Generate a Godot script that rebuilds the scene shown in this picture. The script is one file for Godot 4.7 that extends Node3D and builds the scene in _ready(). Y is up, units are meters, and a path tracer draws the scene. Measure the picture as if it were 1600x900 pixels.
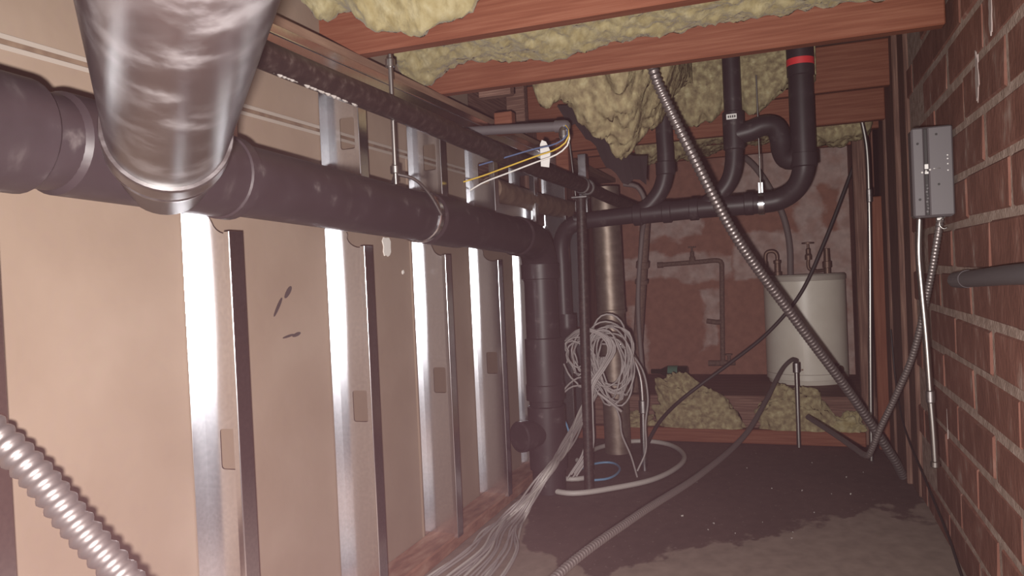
extends Node3D

# ---------------------------------------------------------------- geometry collector
class Geo:
	var v := PackedVector3Array()
	var n := PackedVector3Array()
	var uv := PackedVector2Array()
	var ix := PackedInt32Array()

	func vert(p: Vector3, nn: Vector3, t := Vector2.ZERO) -> int:
		v.push_back(p); n.push_back(nn); uv.push_back(t)
		return v.size() - 1

	func tri(a: Vector3, b: Vector3, c: Vector3, out: Vector3) -> void:
		var nn := (b - a).cross(c - a)
		if nn.length() < 1e-12:
			return
		nn = nn.normalized()
		if nn.dot(out) < 0.0:
			nn = -nn
			var t := b
			b = c
			c = t
		var i := v.size()
		for p in [a, b, c]:
			vert(p, nn, Vector2(p.x + p.z, p.y))
		ix.append_array([i, i + 2, i + 1])

	func quad(a: Vector3, b: Vector3, c: Vector3, d: Vector3, out: Vector3) -> void:
		tri(a, b, c, out)
		tri(a, c, d, out)

	# box with chamfered edges
	func box(c: Vector3, s: Vector3, bev := 0.002, b := Basis(), jig := Vector3.ZERO, rnd: RandomNumberGenerator = null) -> void:
		var h := s * 0.5
		bev = minf(bev, minf(h.x, minf(h.y, h.z)) * 0.9)
		var P := {}
		for sx in [-1, 1]:
			for sy in [-1, 1]:
				for sz in [-1, 1]:
					var j := Vector3.ZERO
					if rnd:
						j = Vector3(rnd.randf_range(-1, 1) * jig.x, rnd.randf_range(-1, 1) * jig.y, rnd.randf_range(-1, 1) * jig.z)
					for ax in 3:
						var q := Vector3(sx * h.x, sy * h.y, sz * h.z)
						for k in 3:
							if k != ax:
								q[k] -= signf(q[k]) * bev
						P[[sx, sy, sz, ax]] = c + b * (q + j)
		var o := [-1, 1]
		for s1 in o:
			quad(P[[s1, -1, -1, 0]], P[[s1, 1, -1, 0]], P[[s1, 1, 1, 0]], P[[s1, -1, 1, 0]], b * Vector3(s1, 0, 0))
			quad(P[[-1, s1, -1, 1]], P[[1, s1, -1, 1]], P[[1, s1, 1, 1]], P[[-1, s1, 1, 1]], b * Vector3(0, s1, 0))
			quad(P[[-1, -1, s1, 2]], P[[1, -1, s1, 2]], P[[1, 1, s1, 2]], P[[-1, 1, s1, 2]], b * Vector3(0, 0, s1))
			for s2 in o:
				quad(P[[s1, s2, -1, 0]], P[[s1, s2, 1, 0]], P[[s1, s2, 1, 1]], P[[s1, s2, -1, 1]], b * Vector3(s1, s2, 0))
				quad(P[[s1, -1, s2, 0]], P[[s1, 1, s2, 0]], P[[s1, 1, s2, 2]], P[[s1, -1, s2, 2]], b * Vector3(s1, 0, s2))
				quad(P[[-1, s1, s2, 1]], P[[1, s1, s2, 1]], P[[1, s1, s2, 2]], P[[-1, s1, s2, 2]], b * Vector3(0, s1, s2))
				for s3 in o:
					tri(P[[s1, s2, s3, 0]], P[[s1, s2, s3, 1]], P[[s1, s2, s3, 2]], b * Vector3(s1, s2, s3))

	# swept tube; rad is a float or an array with one radius per point
	func tube(pts: PackedVector3Array, rad, sides := 16, caps := true) -> void:
		var m := pts.size()
		if m < 2:
			return
		var tan0 := (pts[1] - pts[0]).normalized()
		var up := Vector3.UP if absf(tan0.y) < 0.9 else Vector3.RIGHT
		var side := tan0.cross(up).normalized()
		var base := v.size()
		var run := 0.0
		for i in m:
			var t: Vector3 = (pts[mini(i + 1, m - 1)] - pts[maxi(i - 1, 0)]).normalized()
			side = (side - t * side.dot(t)).normalized()
			var other := t.cross(side)
			var r: float = rad if rad is float else rad[i]
			var slope := 0.0
			if not rad is float:
				var i0 := maxi(i - 1, 0)
				var i1 := mini(i + 1, m - 1)
				var l := pts[i0].distance_to(pts[i1])
				slope = (rad[i1] - rad[i0]) / maxf(l, 1e-5)
			if i > 0:
				run += pts[i].distance_to(pts[i - 1])
			for k in sides + 1:
				var a := TAU * k / sides
				var d := side * cos(a) + other * sin(a)
				vert(pts[i] + d * r, (d - t * slope).normalized(), Vector2(float(k) / sides, run))
		for i in m - 1:
			for k in sides:
				var a := base + i * (sides + 1) + k
				var c := a + sides + 1
				ix.append_array([a, c, a + 1, a + 1, c, c + 1])
		if caps:
			for e in [0, m - 1]:
				var t: Vector3 = (pts[1] - pts[0]).normalized() if e == 0 else (pts[m - 1] - pts[m - 2]).normalized()
				var out := -t if e == 0 else t
				var b0: int = base + e * (sides + 1)
				for k in sides:
					tri(pts[e], v[b0 + k], v[b0 + k + 1], out)

	# profile [along, radius] turned round an axis; doubled points give sharp edges
	func lathe(from: Vector3, dir: Vector3, prof: Array, sides := 24, closed := true) -> void:
		dir = dir.normalized()
		var up := Vector3.UP if absf(dir.y) < 0.9 else Vector3.RIGHT
		var s := dir.cross(up).normalized()
		var o := dir.cross(s)
		for j in prof.size() - 1:
			var p0: Array = prof[j]
			var p1: Array = prof[j + 1]
			var dt: float = p1[0] - p0[0]
			var dr: float = p1[1] - p0[1]
			if absf(dt) + absf(dr) < 1e-7:
				continue
			var l := sqrt(dt * dt + dr * dr)
			var b := v.size()
			for k in sides + 1:
				var a := TAU * k / sides
				var d := s * cos(a) + o * sin(a)
				var nn := (d * dt / l - dir * dr / l).normalized()
				vert(from + dir * p0[0] + d * p0[1], nn, Vector2(float(k) / sides, p0[0]))
				vert(from + dir * p1[0] + d * p1[1], nn, Vector2(float(k) / sides, p1[0]))
			for k in sides:
				var a := b + k * 2
				ix.append_array([a, a + 1, a + 2, a + 2, a + 1, a + 3])

	# flat outline (2D, in the plane given by ex and ey at origin) with a thickness
	func plate(poly: PackedVector2Array, org: Vector3, ex: Vector3, ey: Vector3, thick: float) -> void:
		var nz := ex.cross(ey).normalized()
		var t := Geometry2D.triangulate_polygon(poly)
		var hz := nz * thick * 0.5
		for i in range(0, t.size(), 3):
			tri((org + ex * poly[t[i]].x + ey * poly[t[i]].y + hz), (org + ex * poly[t[i + 1]].x + ey * poly[t[i + 1]].y + hz), (org + ex * poly[t[i + 2]].x + ey * poly[t[i + 2]].y + hz), nz)
			tri((org + ex * poly[t[i]].x + ey * poly[t[i]].y - hz), (org + ex * poly[t[i + 1]].x + ey * poly[t[i + 1]].y - hz), (org + ex * poly[t[i + 2]].x + ey * poly[t[i + 2]].y - hz), -nz)
		for i in poly.size():
			var p := poly[i]
			var q := poly[(i + 1) % poly.size()]
			var e := (q - p)
			var o2 := ex * e.y - ey * e.x
			if Geometry2D.is_polygon_clockwise(poly):
				o2 = -o2
			quad((org + ex * p.x + ey * p.y - hz), (org + ex * q.x + ey * q.y - hz), (org + ex * q.x + ey * q.y + hz), (org + ex * p.x + ey * p.y + hz), o2)

	func mesh() -> ArrayMesh:
		var a := []
		a.resize(Mesh.ARRAY_MAX)
		a[Mesh.ARRAY_VERTEX] = v
		a[Mesh.ARRAY_NORMAL] = n
		a[Mesh.ARRAY_TEX_UV] = uv
		a[Mesh.ARRAY_INDEX] = ix
		var m := ArrayMesh.new()
		m.add_surface_from_arrays(Mesh.PRIMITIVE_TRIANGLES, a)
		return m


var M := {}
var rng := RandomNumberGenerator.new()


# ---------------------------------------------------------------- small helpers
func V(x: float, y: float, d: float) -> Vector3:    # d is the distance ahead along the passage
	return Vector3(x, y, -d)

func lin(r: float, g: float, b: float) -> Color:
	return Color(r, g, b).linear_to_srgb()

func obj(called: String, g, mat: Material, parent: Node = self) -> MeshInstance3D:
	var o := MeshInstance3D.new()
	o.name = called if parent != self else numbered(called)
	o.mesh = g.mesh() if g is Geo else g
	o.material_override = mat
	parent.add_child(o, true)
	return o

var used := {}
func numbered(called: String) -> String:
	if not used.has(called):
		used[called] = 0
		return called
	used[called] += 1
	return "%s_%03d" % [called, used[called]]

func tag(o: Node, label: String, category := "", group := "", kind := "") -> Node:
	o.set_meta("label", label)
	if category: o.set_meta("category", category)
	if group: o.set_meta("group", group)
	if kind: o.set_meta("kind", kind)
	return o

func thing(called: String, label: String, category: String, at := Vector3.ZERO, group := "") -> Node3D:
	var o := Node3D.new()
	o.name = numbered(called)
	o.position = at
	add_child(o, true)
	tag(o, label, category, group)
	return o

func setting(called: String, label: String) -> Node3D:
	var o := Node3D.new()
	o.name = called
	add_child(o, true)
	tag(o, label, "", "", "structure")
	return o

func curve(pts: Array, step := 0.02) -> PackedVector3Array:      # smooth line through the points
	var c := Curve3D.new()
	c.bake_interval = minf(step, 0.01)
	for i in pts.size():
		var a: Vector3 = pts[maxi(i - 1, 0)]
		var b: Vector3 = pts[mini(i + 1, pts.size() - 1)]
		var here: Vector3 = pts[i]
		var dir := (b - a).normalized()
		var l0 := here.distance_to(a) / 3.0
		var l1 := here.distance_to(b) / 3.0
		c.add_point(here, -dir * l0, dir * l1)
	var whole := c.get_baked_length()
	var count := maxi(int(ceil(whole / step)), 2)
	var even := PackedVector3Array()
	for i in count + 1:
		even.push_back(c.sample_baked(whole * i / count, true))
	return even

func run(pts: Array, r, sides := 16, step := 0.02) -> Geo:
	var g := Geo.new()
	g.tube(curve(pts, step), r, sides)
	return g

func straight(a: Vector3, b: Vector3, r: float, sides := 20) -> Geo:
	var g := Geo.new()
	g.tube(PackedVector3Array([a, a.lerp(b, 0.5), b]), r, sides)
	return g

func flex(pts: Array, r: float, pitch: float, depth: float, sides := 14) -> Geo:   # wound armour: a ridge every pitch
	var line := curve(pts, pitch / 4.0)
	var rad := []
	for i in line.size():
		rad.append(r - depth * [0.0, 0.35, 1.0, 0.35][i % 4])
	var g := Geo.new()
	g.tube(line, rad, sides)
	return g

func ring(a: Vector3, dir: Vector3, r0: float, r1: float, w: float, sides := 28) -> Geo:   # a sleeve with rounded lips
	var g := Geo.new()
	var b := minf(0.0025, w * 0.3)
	g.lathe(a, dir, [[0, r0], [0, r1 - b], [b, r1], [w - b, r1], [w, r1 - b], [w, r0]], sides)
	return g

func nut(g: Geo, at: Vector3, dir: Vector3, r: float, h: float) -> void:
	g.lathe(at, dir, [[0, 0.0], [0, r * 0.9], [h * 0.1, r], [h * 0.9, r], [h, r * 0.9], [h, 0.0]], 6)


# ---------------------------------------------------------------- materials
func tex(seed_: int, freq: float, stops: Array, size := 512, octaves := 5, kind := FastNoiseLite.TYPE_SIMPLEX_SMOOTH, bump := 0.0) -> NoiseTexture2D:
	var f := FastNoiseLite.new()
	f.seed = seed_
	f.noise_type = kind
	f.frequency = freq
	f.fractal_octaves = octaves
	var t := NoiseTexture2D.new()
	t.width = size
	t.height = size
	t.seamless = true
	t.noise = f
	if bump > 0.0:
		t.as_normal_map = true
		t.bump_strength = bump
	elif stops.size():
		var gr := Gradient.new()
		var off := PackedFloat32Array()
		var col := PackedColorArray()
		for s in stops:
			off.push_back(s[0])
			col.push_back(s[1])
		gr.offsets = off
		gr.colors = col
		t.color_ramp = gr
	return t

func mat(called: String, col: Color, rough: float, metal := 0.0, albedo: Texture2D = null, scale := Vector3.ONE, normal: Texture2D = null, nscale := 0.5, spec := 0.5) -> StandardMaterial3D:
	var m := StandardMaterial3D.new()
	m.resource_name = called
	m.albedo_color = col
	m.roughness = rough
	m.metallic = metal
	m.metallic_specular = spec
	if albedo: m.albedo_texture = albedo
	if normal:
		m.normal_enabled = true
		m.normal_texture = normal
		m.normal_scale = nscale
	if albedo or normal:
		m.uv1_triplanar = true
		m.uv1_world_triplanar = true
		m.uv1_scale = scale
	M[called] = m
	return m

func make_materials() -> void:
	var grain := FastNoiseLite.TYPE_SIMPLEX
	var fine_n := tex(11, 0.06, [], 512, 4, FastNoiseLite.TYPE_SIMPLEX_SMOOTH, 3.0)
	# paper back of the gypsum board
	mat("drywall", Color.WHITE, 0.85, 0.0, tex(3, 0.006, [[0.0, lin(.215, .158, .120)], [0.45, lin(.234, .174, .133)], [0.7, lin(.245, .184, .142)], [1.0, lin(.265, .203, .159)]]), Vector3(0.8, 0.8, 0.8), fine_n, 0.05, 0.35)
	mat("board_edge", lin(.31, .265, .23), 0.8)
	mat("gypsum", lin(.75, .72, .68), 0.95)
	# galvanised sheet with spangle
	var spangle := tex(21, 0.05, [[0.0, lin(.74, .76, .80)], [0.5, lin(.84, .86, .90)], [1.0, lin(.92, .94, .97)]], 512, 3, FastNoiseLite.TYPE_CELLULAR)
	mat("galvanised", Color.WHITE, 0.21, 1.0, spangle, Vector3(5, 5, 5), tex(22, 0.012, [], 512, 2, FastNoiseLite.TYPE_SIMPLEX_SMOOTH, 2.0), 0.05)
	mat("bright_steel", lin(.38, .365, .35), 0.36, 1.0, null, Vector3.ONE, null)
	mat("chrome_steel", lin(.78, .78, .80), 0.2, 1.0)
	mat("dull_steel", lin(.42, .40, .40), 0.45, 1.0, tex(24, 0.03, [[0.0, lin(.6, .6, .6)], [1.0, lin(1, 1, 1)]], 256), Vector3(6, 6, 6))
	mat("armour", lin(.27, .24, .235), 0.42, 0.8)
	# black plastic drain pipe, dusty
	var dust := tex(31, 0.008, [[0.0, lin(.026, .018, .020)], [0.6, lin(.031, .022, .025)], [0.78, lin(.034, .025, .028)], [0.88, lin(.052, .041, .043)], [1.0, lin(.11, .092, .092)]], 512, 6)
	mat("black_plastic", Color.WHITE, 0.45, 0.0, dust, Vector3(3.1, 3.1, 3.1), null, 0.5, 0.42)
	var smear := tex(33, 0.007, [[0.0, lin(.014, .009, .009)], [0.42, lin(.019, .013, .013)], [0.55, lin(.028, .022, .022)], [0.62, lin(.046, .039, .040)], [0.8, lin(.105, .096, .098)]], 512, 6)
	mat("wiped_plastic", Color.WHITE, 0.3, 0.0, smear, Vector3(3.6, 8.0, 3.6), null, 0.5, 0.45)
	mat("old_iron", Color.WHITE, 0.5, 0.0, tex(35, 0.02, [[0.0, lin(.014, .008, .0075)], [0.55, lin(.024, .014, .0125)], [0.75, lin(.042, .028, .025)], [1.0, lin(.10, .078, .068)]], 512, 6), Vector3(4, 4, 4), fine_n, 0.25, 0.45)
	mat("brown_pipe", Color.WHITE, 0.6, 0.0, tex(36, 0.015, [[0.0, lin(.11, .07, .05)], [1.0, lin(.24, .17, .12)]], 256), Vector3(4, 4, 4))
	mat("tan_metal", lin(.30, .255, .225), 0.5, 0.7, tex(37, 0.02, [[0.0, lin(.55, .5, .45)], [1.0, lin(1, .97, .94)]], 256), Vector3(4, 4, 4))
	# wood, one for each direction of the grain
	for w in [["along_x", Vector3(0.45, 11, 11)], ["along_z", Vector3(11, 11, 0.45)], ["along_y", Vector3(11, 0.45, 11)]]:
		mat("fir_" + w[0], Color.WHITE, 0.72, 0.0, tex(41, 0.014, [[0.0, lin(.145, .044, .022)], [0.4, lin(.175, .056, .029)], [0.6, lin(.19, .066, .036)], [1.0, lin(.23, .092, .053)]], 512, 6, grain), w[1], tex(42, 0.02, [], 512, 4, grain, 4.0), 0.25, 0.4)
		mat("dark_wood_" + w[0], Color.WHITE, 0.8, 0.0, tex(43, 0.016, [[0.0, lin(.085, .045, .034)], [0.5, lin(.15, .08, .06)], [1.0, lin(.26, .16, .12)]], 512, 6, grain), w[1], tex(42, 0.02, [], 512, 4, grain, 4.0), 0.3, 0.4)
	mat("plate_wood", Color.WHITE, 0.75, 0.0, tex(45, 0.014, [[0.0, lin(.17, .098, .066)], [0.5, lin(.22, .132, .090)], [1.0, lin(.28, .18, .125)]], 512, 5, grain), Vector3(7, 7, 0.5))
	mat("sill_wood", Color.WHITE, 0.8, 0.0, tex(46, 0.016, [[0.0, lin(.13, .055, .035)], [0.5, lin(.24, .115, .075)], [0.75, lin(.30, .17, .12)], [1.0, lin(.36, .24, .18)]], 512, 5), Vector3(3, 3, 1.0))
	# glass wool
	var wool := tex(51, 0.02, [[0.0, lin(.22, .175, .08)], [0.4, lin(.30, .255, .135)], [0.65, lin(.35, .305, .175)], [1.0, lin(.43, .395, .265)]], 512, 6)
	var wm := mat("glass_wool", Color.WHITE, 1.0, 0.0, wool, Vector3(3, 3, 3), tex(52, 0.05, [], 512, 5, FastNoiseLite.TYPE_SIMPLEX_SMOOTH, 8.0), 0.45, 0.1)
	wm.rim_enabled = true
	wm.rim = 0.3
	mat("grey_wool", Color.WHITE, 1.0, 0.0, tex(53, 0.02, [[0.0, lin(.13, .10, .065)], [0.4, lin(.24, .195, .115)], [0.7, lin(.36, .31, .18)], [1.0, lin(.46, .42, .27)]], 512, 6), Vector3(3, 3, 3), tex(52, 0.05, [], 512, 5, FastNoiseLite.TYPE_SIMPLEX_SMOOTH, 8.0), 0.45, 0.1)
	# masonry
	for i in 4:
		var k: float = [1.0, 0.88, 1.12, 0.96][i]
		mat("brick_%d" % i, Color.WHITE, 0.82, 0.0, tex(61 + i, 0.012, [[0.0, lin(.155 * k, .066 * k, .047 * k)], [0.5, lin(.20 * k, .088 * k, .064 * k)], [0.72, lin(.235 * k, .112 * k, .085 * k)], [0.88, lin(.31 * k, .20 * k, .165 * k)], [1.0, lin(.42, .33, .30)]], 512, 6), Vector3(2.2, 1.1, 2.2), fine_n, 0.35, 0.4)
	mat("mortar", Color.WHITE, 0.95, 0.0, tex(67, 0.03, [[0.0, lin(.27, .20, .165)], [0.5, lin(.38, .29, .245)], [1.0, lin(.50, .40, .35)]], 256, 5), Vector3(3, 3, 3), fine_n, 0.6, 0.2)
	mat("lime", lin(.40, .33, .31), 0.95)
	# odds and ends
	mat("grey_plastic", lin(.100, .090, .096), 0.5, 0.0)
	mat("grey_paint", lin(.09, .080, .084), 0.45, 0.0)
	mat("dark_slot", lin(.012, .010, .010), 0.6)
	mat("enamel", Color.WHITE, 0.38, 0.0, tex(71, 0.01, [[0.0, lin(.62, .57, .49)], [1.0, lin(.72, .68, .60)]], 256), Vector3(2, 2, 2))
	mat("enamel_edge", lin(.42, .38, .33), 0.5)
	mat("dark_brass", lin(.16, .10, .075), 0.5, 0.6)
	mat("rust", Color.WHITE, 0.75, 0.1, tex(72, 0.04, [[0.0, lin(.085, .05, .04)], [1.0, lin(.20, .13, .10)]], 256), Vector3(6, 6, 6))
	mat("grey_rubber", lin(.15, .12, .115), 0.65)
	mat("black_rubber", lin(.022, .018, .018), 0.55)
	mat("cable_grey", lin(.29, .26, .255), 0.5)
	mat("cable_pale", lin(.40, .37, .35), 0.5)
	mat("cable_blue", lin(.12, .26, .42), 0.5)
	mat("wire_yellow", lin(.62, .42, .06), 0.45)
	mat("wire_white", lin(.75, .73, .70), 0.45)
	mat("wire_blue", lin(.07, .11, .22), 0.45)
	mat("paper_white", lin(.78, .77, .75), 0.8)
	mat("red_plastic", lin(.62, .035, .04), 0.5)
	mat("green_paper", lin(.05, .17, .12), 0.7)
	mat("felt", lin(.022, .014, .015), 0.9)
	mat("tar", lin(.035, .022, .022), 0.6)
	mat("grit", lin(.38, .35, .33), 0.9)
	var gl := mat("green_glass", Color(0.05, 0.28, 0.14, 0.12), 0.05)
	gl.refraction_enabled = true
	gl.refraction_scale = 0.05
	M["floor_skin"] = floor_material()
	M["back_plaster"] = plaster_material()

func noise(seed_: int, freq: float, oct := 5) -> FastNoiseLite:
	var f := FastNoiseLite.new()
	f.seed = seed_
	f.frequency = freq
	f.fractal_octaves = oct
	return f

# concrete with a dark damp stain that ends in a ragged outline
func floor_material() -> StandardMaterial3D:
	var w := 700
	var h := 1000
	var im := Image.create(w, h, false, Image.FORMAT_RGB8)
	var a := noise(5, 2.2, 6)
	var b := noise(6, 14.0, 5)
	var c := noise(8, 0.9, 4)
	var edge_x := [-1.0, -0.83, -0.70, -0.6, -0.5, -0.38, -0.2, 0.08, 0.36]
	var edge_d := [2.45, 2.2, 1.98, 1.82, 1.84, 1.94, 2.22, 2.36, 2.52]
	for j in h:
		var d := 1.0 + 2.5 * j / h
		for i in w:
			var x := -1.0 + 1.36 * i / w
			var e := 0.0
			for k in edge_x.size() - 1:
				if x >= edge_x[k] and x <= edge_x[k + 1]:
					e = lerpf(edge_d[k], edge_d[k + 1], (x - edge_x[k]) / (edge_x[k + 1] - edge_x[k]))
			var q := d - e + 0.22 * a.get_noise_2d(x * 2.0, d) + 0.05 * b.get_noise_2d(x, d)
			var wet := smoothstep(-0.02, 0.03, q)
			var mot := 0.5 + 0.5 * b.get_noise_2d(x * 1.3 + 9.0, d)
			var cloud := 0.5 + 0.5 * c.get_noise_2d(x * 3.0, d * 2.0)
			var dry := Color(.235, .185, .155) * (0.75 + 0.5 * mot)
			var damp := Color(.085, .055, .050) * (0.65 + 0.45 * mot + 0.5 * cloud)
			if b.get_noise_2d(x * 3.1 - 4.0, d * 3.1) > 0.52:
				damp = damp.lerp(Color(.25, .21, .19), 0.5)
			var col := dry.lerp(damp, wet)
			im.set_pixel(i, j, Color(col.r, col.g, col.b).linear_to_srgb())
	var m := mat("floor_skin", Color.WHITE, 0.75, 0.0)
	m.albedo_texture = ImageTexture.create_from_image(im)
	m.texture_repeat = false
	m.heightmap_enabled = false
	return m

# brown rendered wall with pale patches of old plaster
func plaster_material() -> StandardMaterial3D:
	var w := 640
	var h := 600
	var im := Image.create(w, h, false, Image.FORMAT_RGB8)
	var a := noise(15, 3.0, 6)
	var b := noise(16, 18.0, 4)
	# patches: x0, x1, y0, y1
	var pale := [[-0.9, -0.28, 0.70, 0.835], [-0.28, 0.30, 0.68, 0.93], [-0.455, -0.375, 0.33, 0.64], [-0.86, -0.76, 0.20, 0.56], [0.02, 0.14, 0.9, 1.4], [0.22, 0.3, 0.2, 1.4], [-0.30, 0.24, 1.12, 1.36], [-0.75, -0.45, 0.9, 1.08]]
	for j in h:
		var y := 1.5 - 1.5 * j / h
		for i in w:
			var x := -1.0 + 1.35 * i / w
			var xx := x + 0.05 * a.get_noise_2d(x * 2.0, y * 2.0)
			var yy := y + 0.06 * a.get_noise_2d(x * 1.5 + 7.0, y * 2.0)
			var k := 0.0
			for p in pale:
				var inside := minf(minf(xx - p[0], p[1] - xx), minf(yy - p[2], p[3] - yy))
				k = maxf(k, smoothstep(-0.012, 0.02, inside))
			k *= 0.55 + 0.45 * clampf(0.6 + 1.4 * a.get_noise_2d(x * 3.0 + 20.0, y * 3.0), 0.0, 1.0)
			var mot := 0.8 + 0.4 * (0.5 + 0.5 * b.get_noise_2d(x, y))
			var col := (Color(.26, .122, .088) * mot).lerp(Color(.42, .315, .285) * mot, k)
			im.set_pixel(i, j, Color(col.r, col.g, col.b).linear_to_srgb())
	var m := mat("back_plaster", Color.WHITE, 0.9, 0.0)
	m.albedo_texture = ImageTexture.create_from_image(im)
	m.texture_repeat = false
	return m


# ---------------------------------------------------------------- the scene
func _ready() -> void:
	rng.seed = 20240611
	var cam := Camera3D.new()
	cam.name = "camera"
	cam.position = Vector3(0, 0.75, 0)
	cam.rotation_order = EULER_ORDER_YXZ
	cam.rotation_degrees = Vector3(-0.87, 20.33, -2.58)
	cam.fov = 41.5
	cam.near = 0.02
	add_child(cam)
	cam.current = true

	var we := WorldEnvironment.new()
	we.name = "environment"
	var env := Environment.new()
	env.background_mode = Environment.BG_COLOR
	env.background_color = Color.BLACK
	env.tonemap_mode = Environment.TONE_MAPPER_LINEAR
	env.tonemap_exposure = 1.0
	env.sdfgi_enabled = true
	env.ssao_enabled = true
	env.ssil_enabled = true
	env.volumetric_fog_enabled = true
	env.volumetric_fog_density = 0.0039
	env.volumetric_fog_albedo = Color(1.0, 0.76, 0.82)
	we.environment = env
	add_child(we)

	# the phone's flash, a thumb's width left of and below the lens
	var flash := SpotLight3D.new()
	flash.name = "phone_flash"
	flash.light_energy = 4.6
	flash.light_color = Color(1.0, 0.97, 0.95)
	flash.light_size = 0.01
	flash.spot_angle = 62.0
	flash.spot_angle_attenuation = 0.9
	flash.spot_range = 12.0
	flash.spot_attenuation = 2.0
	flash.shadow_enabled = true
	flash.position = Vector3(-0.026, 0.722, -0.005)
	flash.rotation_order = EULER_ORDER_YXZ
	flash.rotation_degrees = Vector3(-3.0, 22.0, 0.0)
	add_child(flash)

	make_materials()
	build_shell()
	build_brick()
	build_ceiling()
	build_studs()
	build_main_drain()
	build_far_drain()
	build_old_pipes()
	build_far_end()
	build_right_side()
	build_conduits()
	build_cables()
	build_litter()


# ---------------------------------------------------------------- room shell
func build_shell() -> void:
	# floor: a slab whose top carries the stain picture over the part in view
	var fl := setting("floor", "dusty concrete floor with a dark damp stain")
	var g := Geo.new()
	var nx := 34
	var nd := 60
	var f := noise(9, 3.0, 5)
	for j in nd + 1:
		for i in nx + 1:
			var x := -1.0 + 1.36 * i / nx
			var d := 1.0 + 2.5 * j / nd
			var e := 0.06
			var y := 0.0035 * f.get_noise_2d(x * 4.0, d * 4.0) - 0.002
			var nn := Vector3(-(f.get_noise_2d((x + e) * 4.0, d * 4.0) - f.get_noise_2d((x - e) * 4.0, d * 4.0)) * 0.0035 / (2 * e), 1, 0).normalized()
			g.vert(V(x, y, d), nn, Vector2(float(i) / nx, float(j) / nd))
	for j in nd:
		for i in nx:
			var a := j * (nx + 1) + i
			g.ix.append_array([a, a + nx + 1, a + 1, a + 1, a + nx + 1, a + nx + 2])
	obj("slab", g, M.floor_skin, fl)
	g = Geo.new()
	g.box(V(-0.32, -0.06, 1.6), Vector3(1.6, 0.10, 5.2), 0.005)
	obj("foundation", g, M.mortar, fl)
	g = Geo.new()
	g.box(V(-0.32, -0.008, 0.05), Vector3(1.36, 0.016, 1.9), 0.001)
	obj("slab", g, M.mortar, fl)

	# left wall: two rows of gypsum board, paper back towards us, with a taped joint between
	var wl := setting("wall_left", "tan paper-backed drywall behind the metal studs")
	for s in [[-0.92, 0.628, 0.0, 1.094], [0.631, 1.878, 0.0, 1.094], [1.881, 2.93, 0.0, 1.094], [-0.92, 1.056, 1.104, 1.5], [1.059, 2.34, 1.104, 1.5]]:
		g = Geo.new()
		g.box(V(-1.0, (s[2] + s[3]) / 2, (s[0] + s[1]) / 2), Vector3(0.016, s[3] - s[2], s[1] - s[0]), 0.004)
		obj("drywall_sheet", g, M.drywall, wl)
	g = Geo.new()
	g.box(V(-1.001, 1.099, 0.7), Vector3(0.012, 0.02, 3.26), 0.001)
	obj("joint_gap", g, M.brown_pipe, wl)
	for y in [1.0915, 1.1065]:
		g = Geo.new()
		g.box(V(-0.9915, y, 0.71), Vector3(0.0022, 0.0075, 3.24), 0.0008)
		obj("joint_edge", g, M.board_edge, wl)
	for s in [[2.95, 3.10], [3.11, 3.28], [3.29, 3.44], [3.45, 3.62], [3.63, 3.80], [3.81, 4.08]]:
		g = Geo.new()
		g.box(V(-1.01, 0.75, (s[0] + s[1]) / 2), Vector3(0.02, 1.5, s[1] - s[0]), 0.003)
		obj("board", g, M.dark_wood_along_y, wl)
	for s in [[1.10, 1.20], [1.205, 1.30], [1.305, 1.5]]:
		g = Geo.new()
		g.box(V(-1.06, (s[0] + s[1]) / 2, 2.66), Vector3(0.02, s[1] - s[0], 0.60), 0.003)
		obj("board", g, M.dark_wood_along_z, wl)
	g = Geo.new()
	g.box(V(-1.09, 0.75, 1.6), Vector3(0.02, 1.5, 5.2), 0.001)
	obj("outer_sheet", g, M.dark_wood_along_y, wl)
	# spots of tar and a torn place in the paper
	for s in [[0.740, 1.330, 0.014, 0.006, 0.6], [0.712, 1.295, 0.020, 0.004, 0.7], [0.648, 1.352, 0.012, 0.004, 0.15], [0.647, 1.325, 0.016, 0.0025, 0.1]]:
		g = Geo.new()
		var poly := PackedVector2Array()
		for k in 12:
			var an := TAU * k / 12
			poly.append(Vector2(cos(an) * s[2] * (1.0 if cos(an) > 0 else 1.4), sin(an) * s[3]).rotated(s[4] * 1.3))
		g.plate(poly, V(-0.9915, s[0], s[1]), Vector3(0, 0, -1), Vector3.UP, 0.0016)
		obj("tar_smear", g, M.tar, wl)
	for s in [[0.842, 1.748, 0.024, 0.034], [0.45, 2.575, 0.010, 0.03], [0.20, 2.57, 0.012, 0.05], [0.775, 1.83, 0.006, 0.006]]:
		g = Geo.new()
		var poly := PackedVector2Array()
		for k in 14:
			var an := TAU * k / 14
			poly.append(Vector2(cos(an) * s[2], sin(an) * s[3]) * rng.randf_range(0.6, 1.1))
		g.plate(poly, V(-0.991, s[0], s[1]), Vector3(0, 0, -1), Vector3.UP, 0.003)
		obj("torn_paper", g, M.gypsum, wl)

	# wooden sill and top plate of the stud wall
	g = Geo.new()
	g.box(V(-0.948, 0.019, 1.2), Vector3(0.088, 0.038, 3.6), 0.004)
	tag(obj("trim_1", g, M.sill_wood), "reddish wooden sill plate along the foot of the stud wall", "", "", "structure")
	g = Geo.new()
	g.box(V(-0.945, 1.2485, 1.6), Vector3(0.114, 0.025, 5.0), 0.003)
	tag(obj("trim_2", g, M.plate_wood), "pale wooden top plate carrying the joists above the metal track", "", "", "structure")
	# folded metal track under the plate
	var tr := setting("trim_3", "galvanised metal track under the top plate")
	g = Geo.new()
	g.box(V(-0.8845, 1.2145, 1.05), Vector3(0.0015, 0.042, 3.9), 0.0003, Basis(Vector3(0, 0, 1), -0.16))
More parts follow.
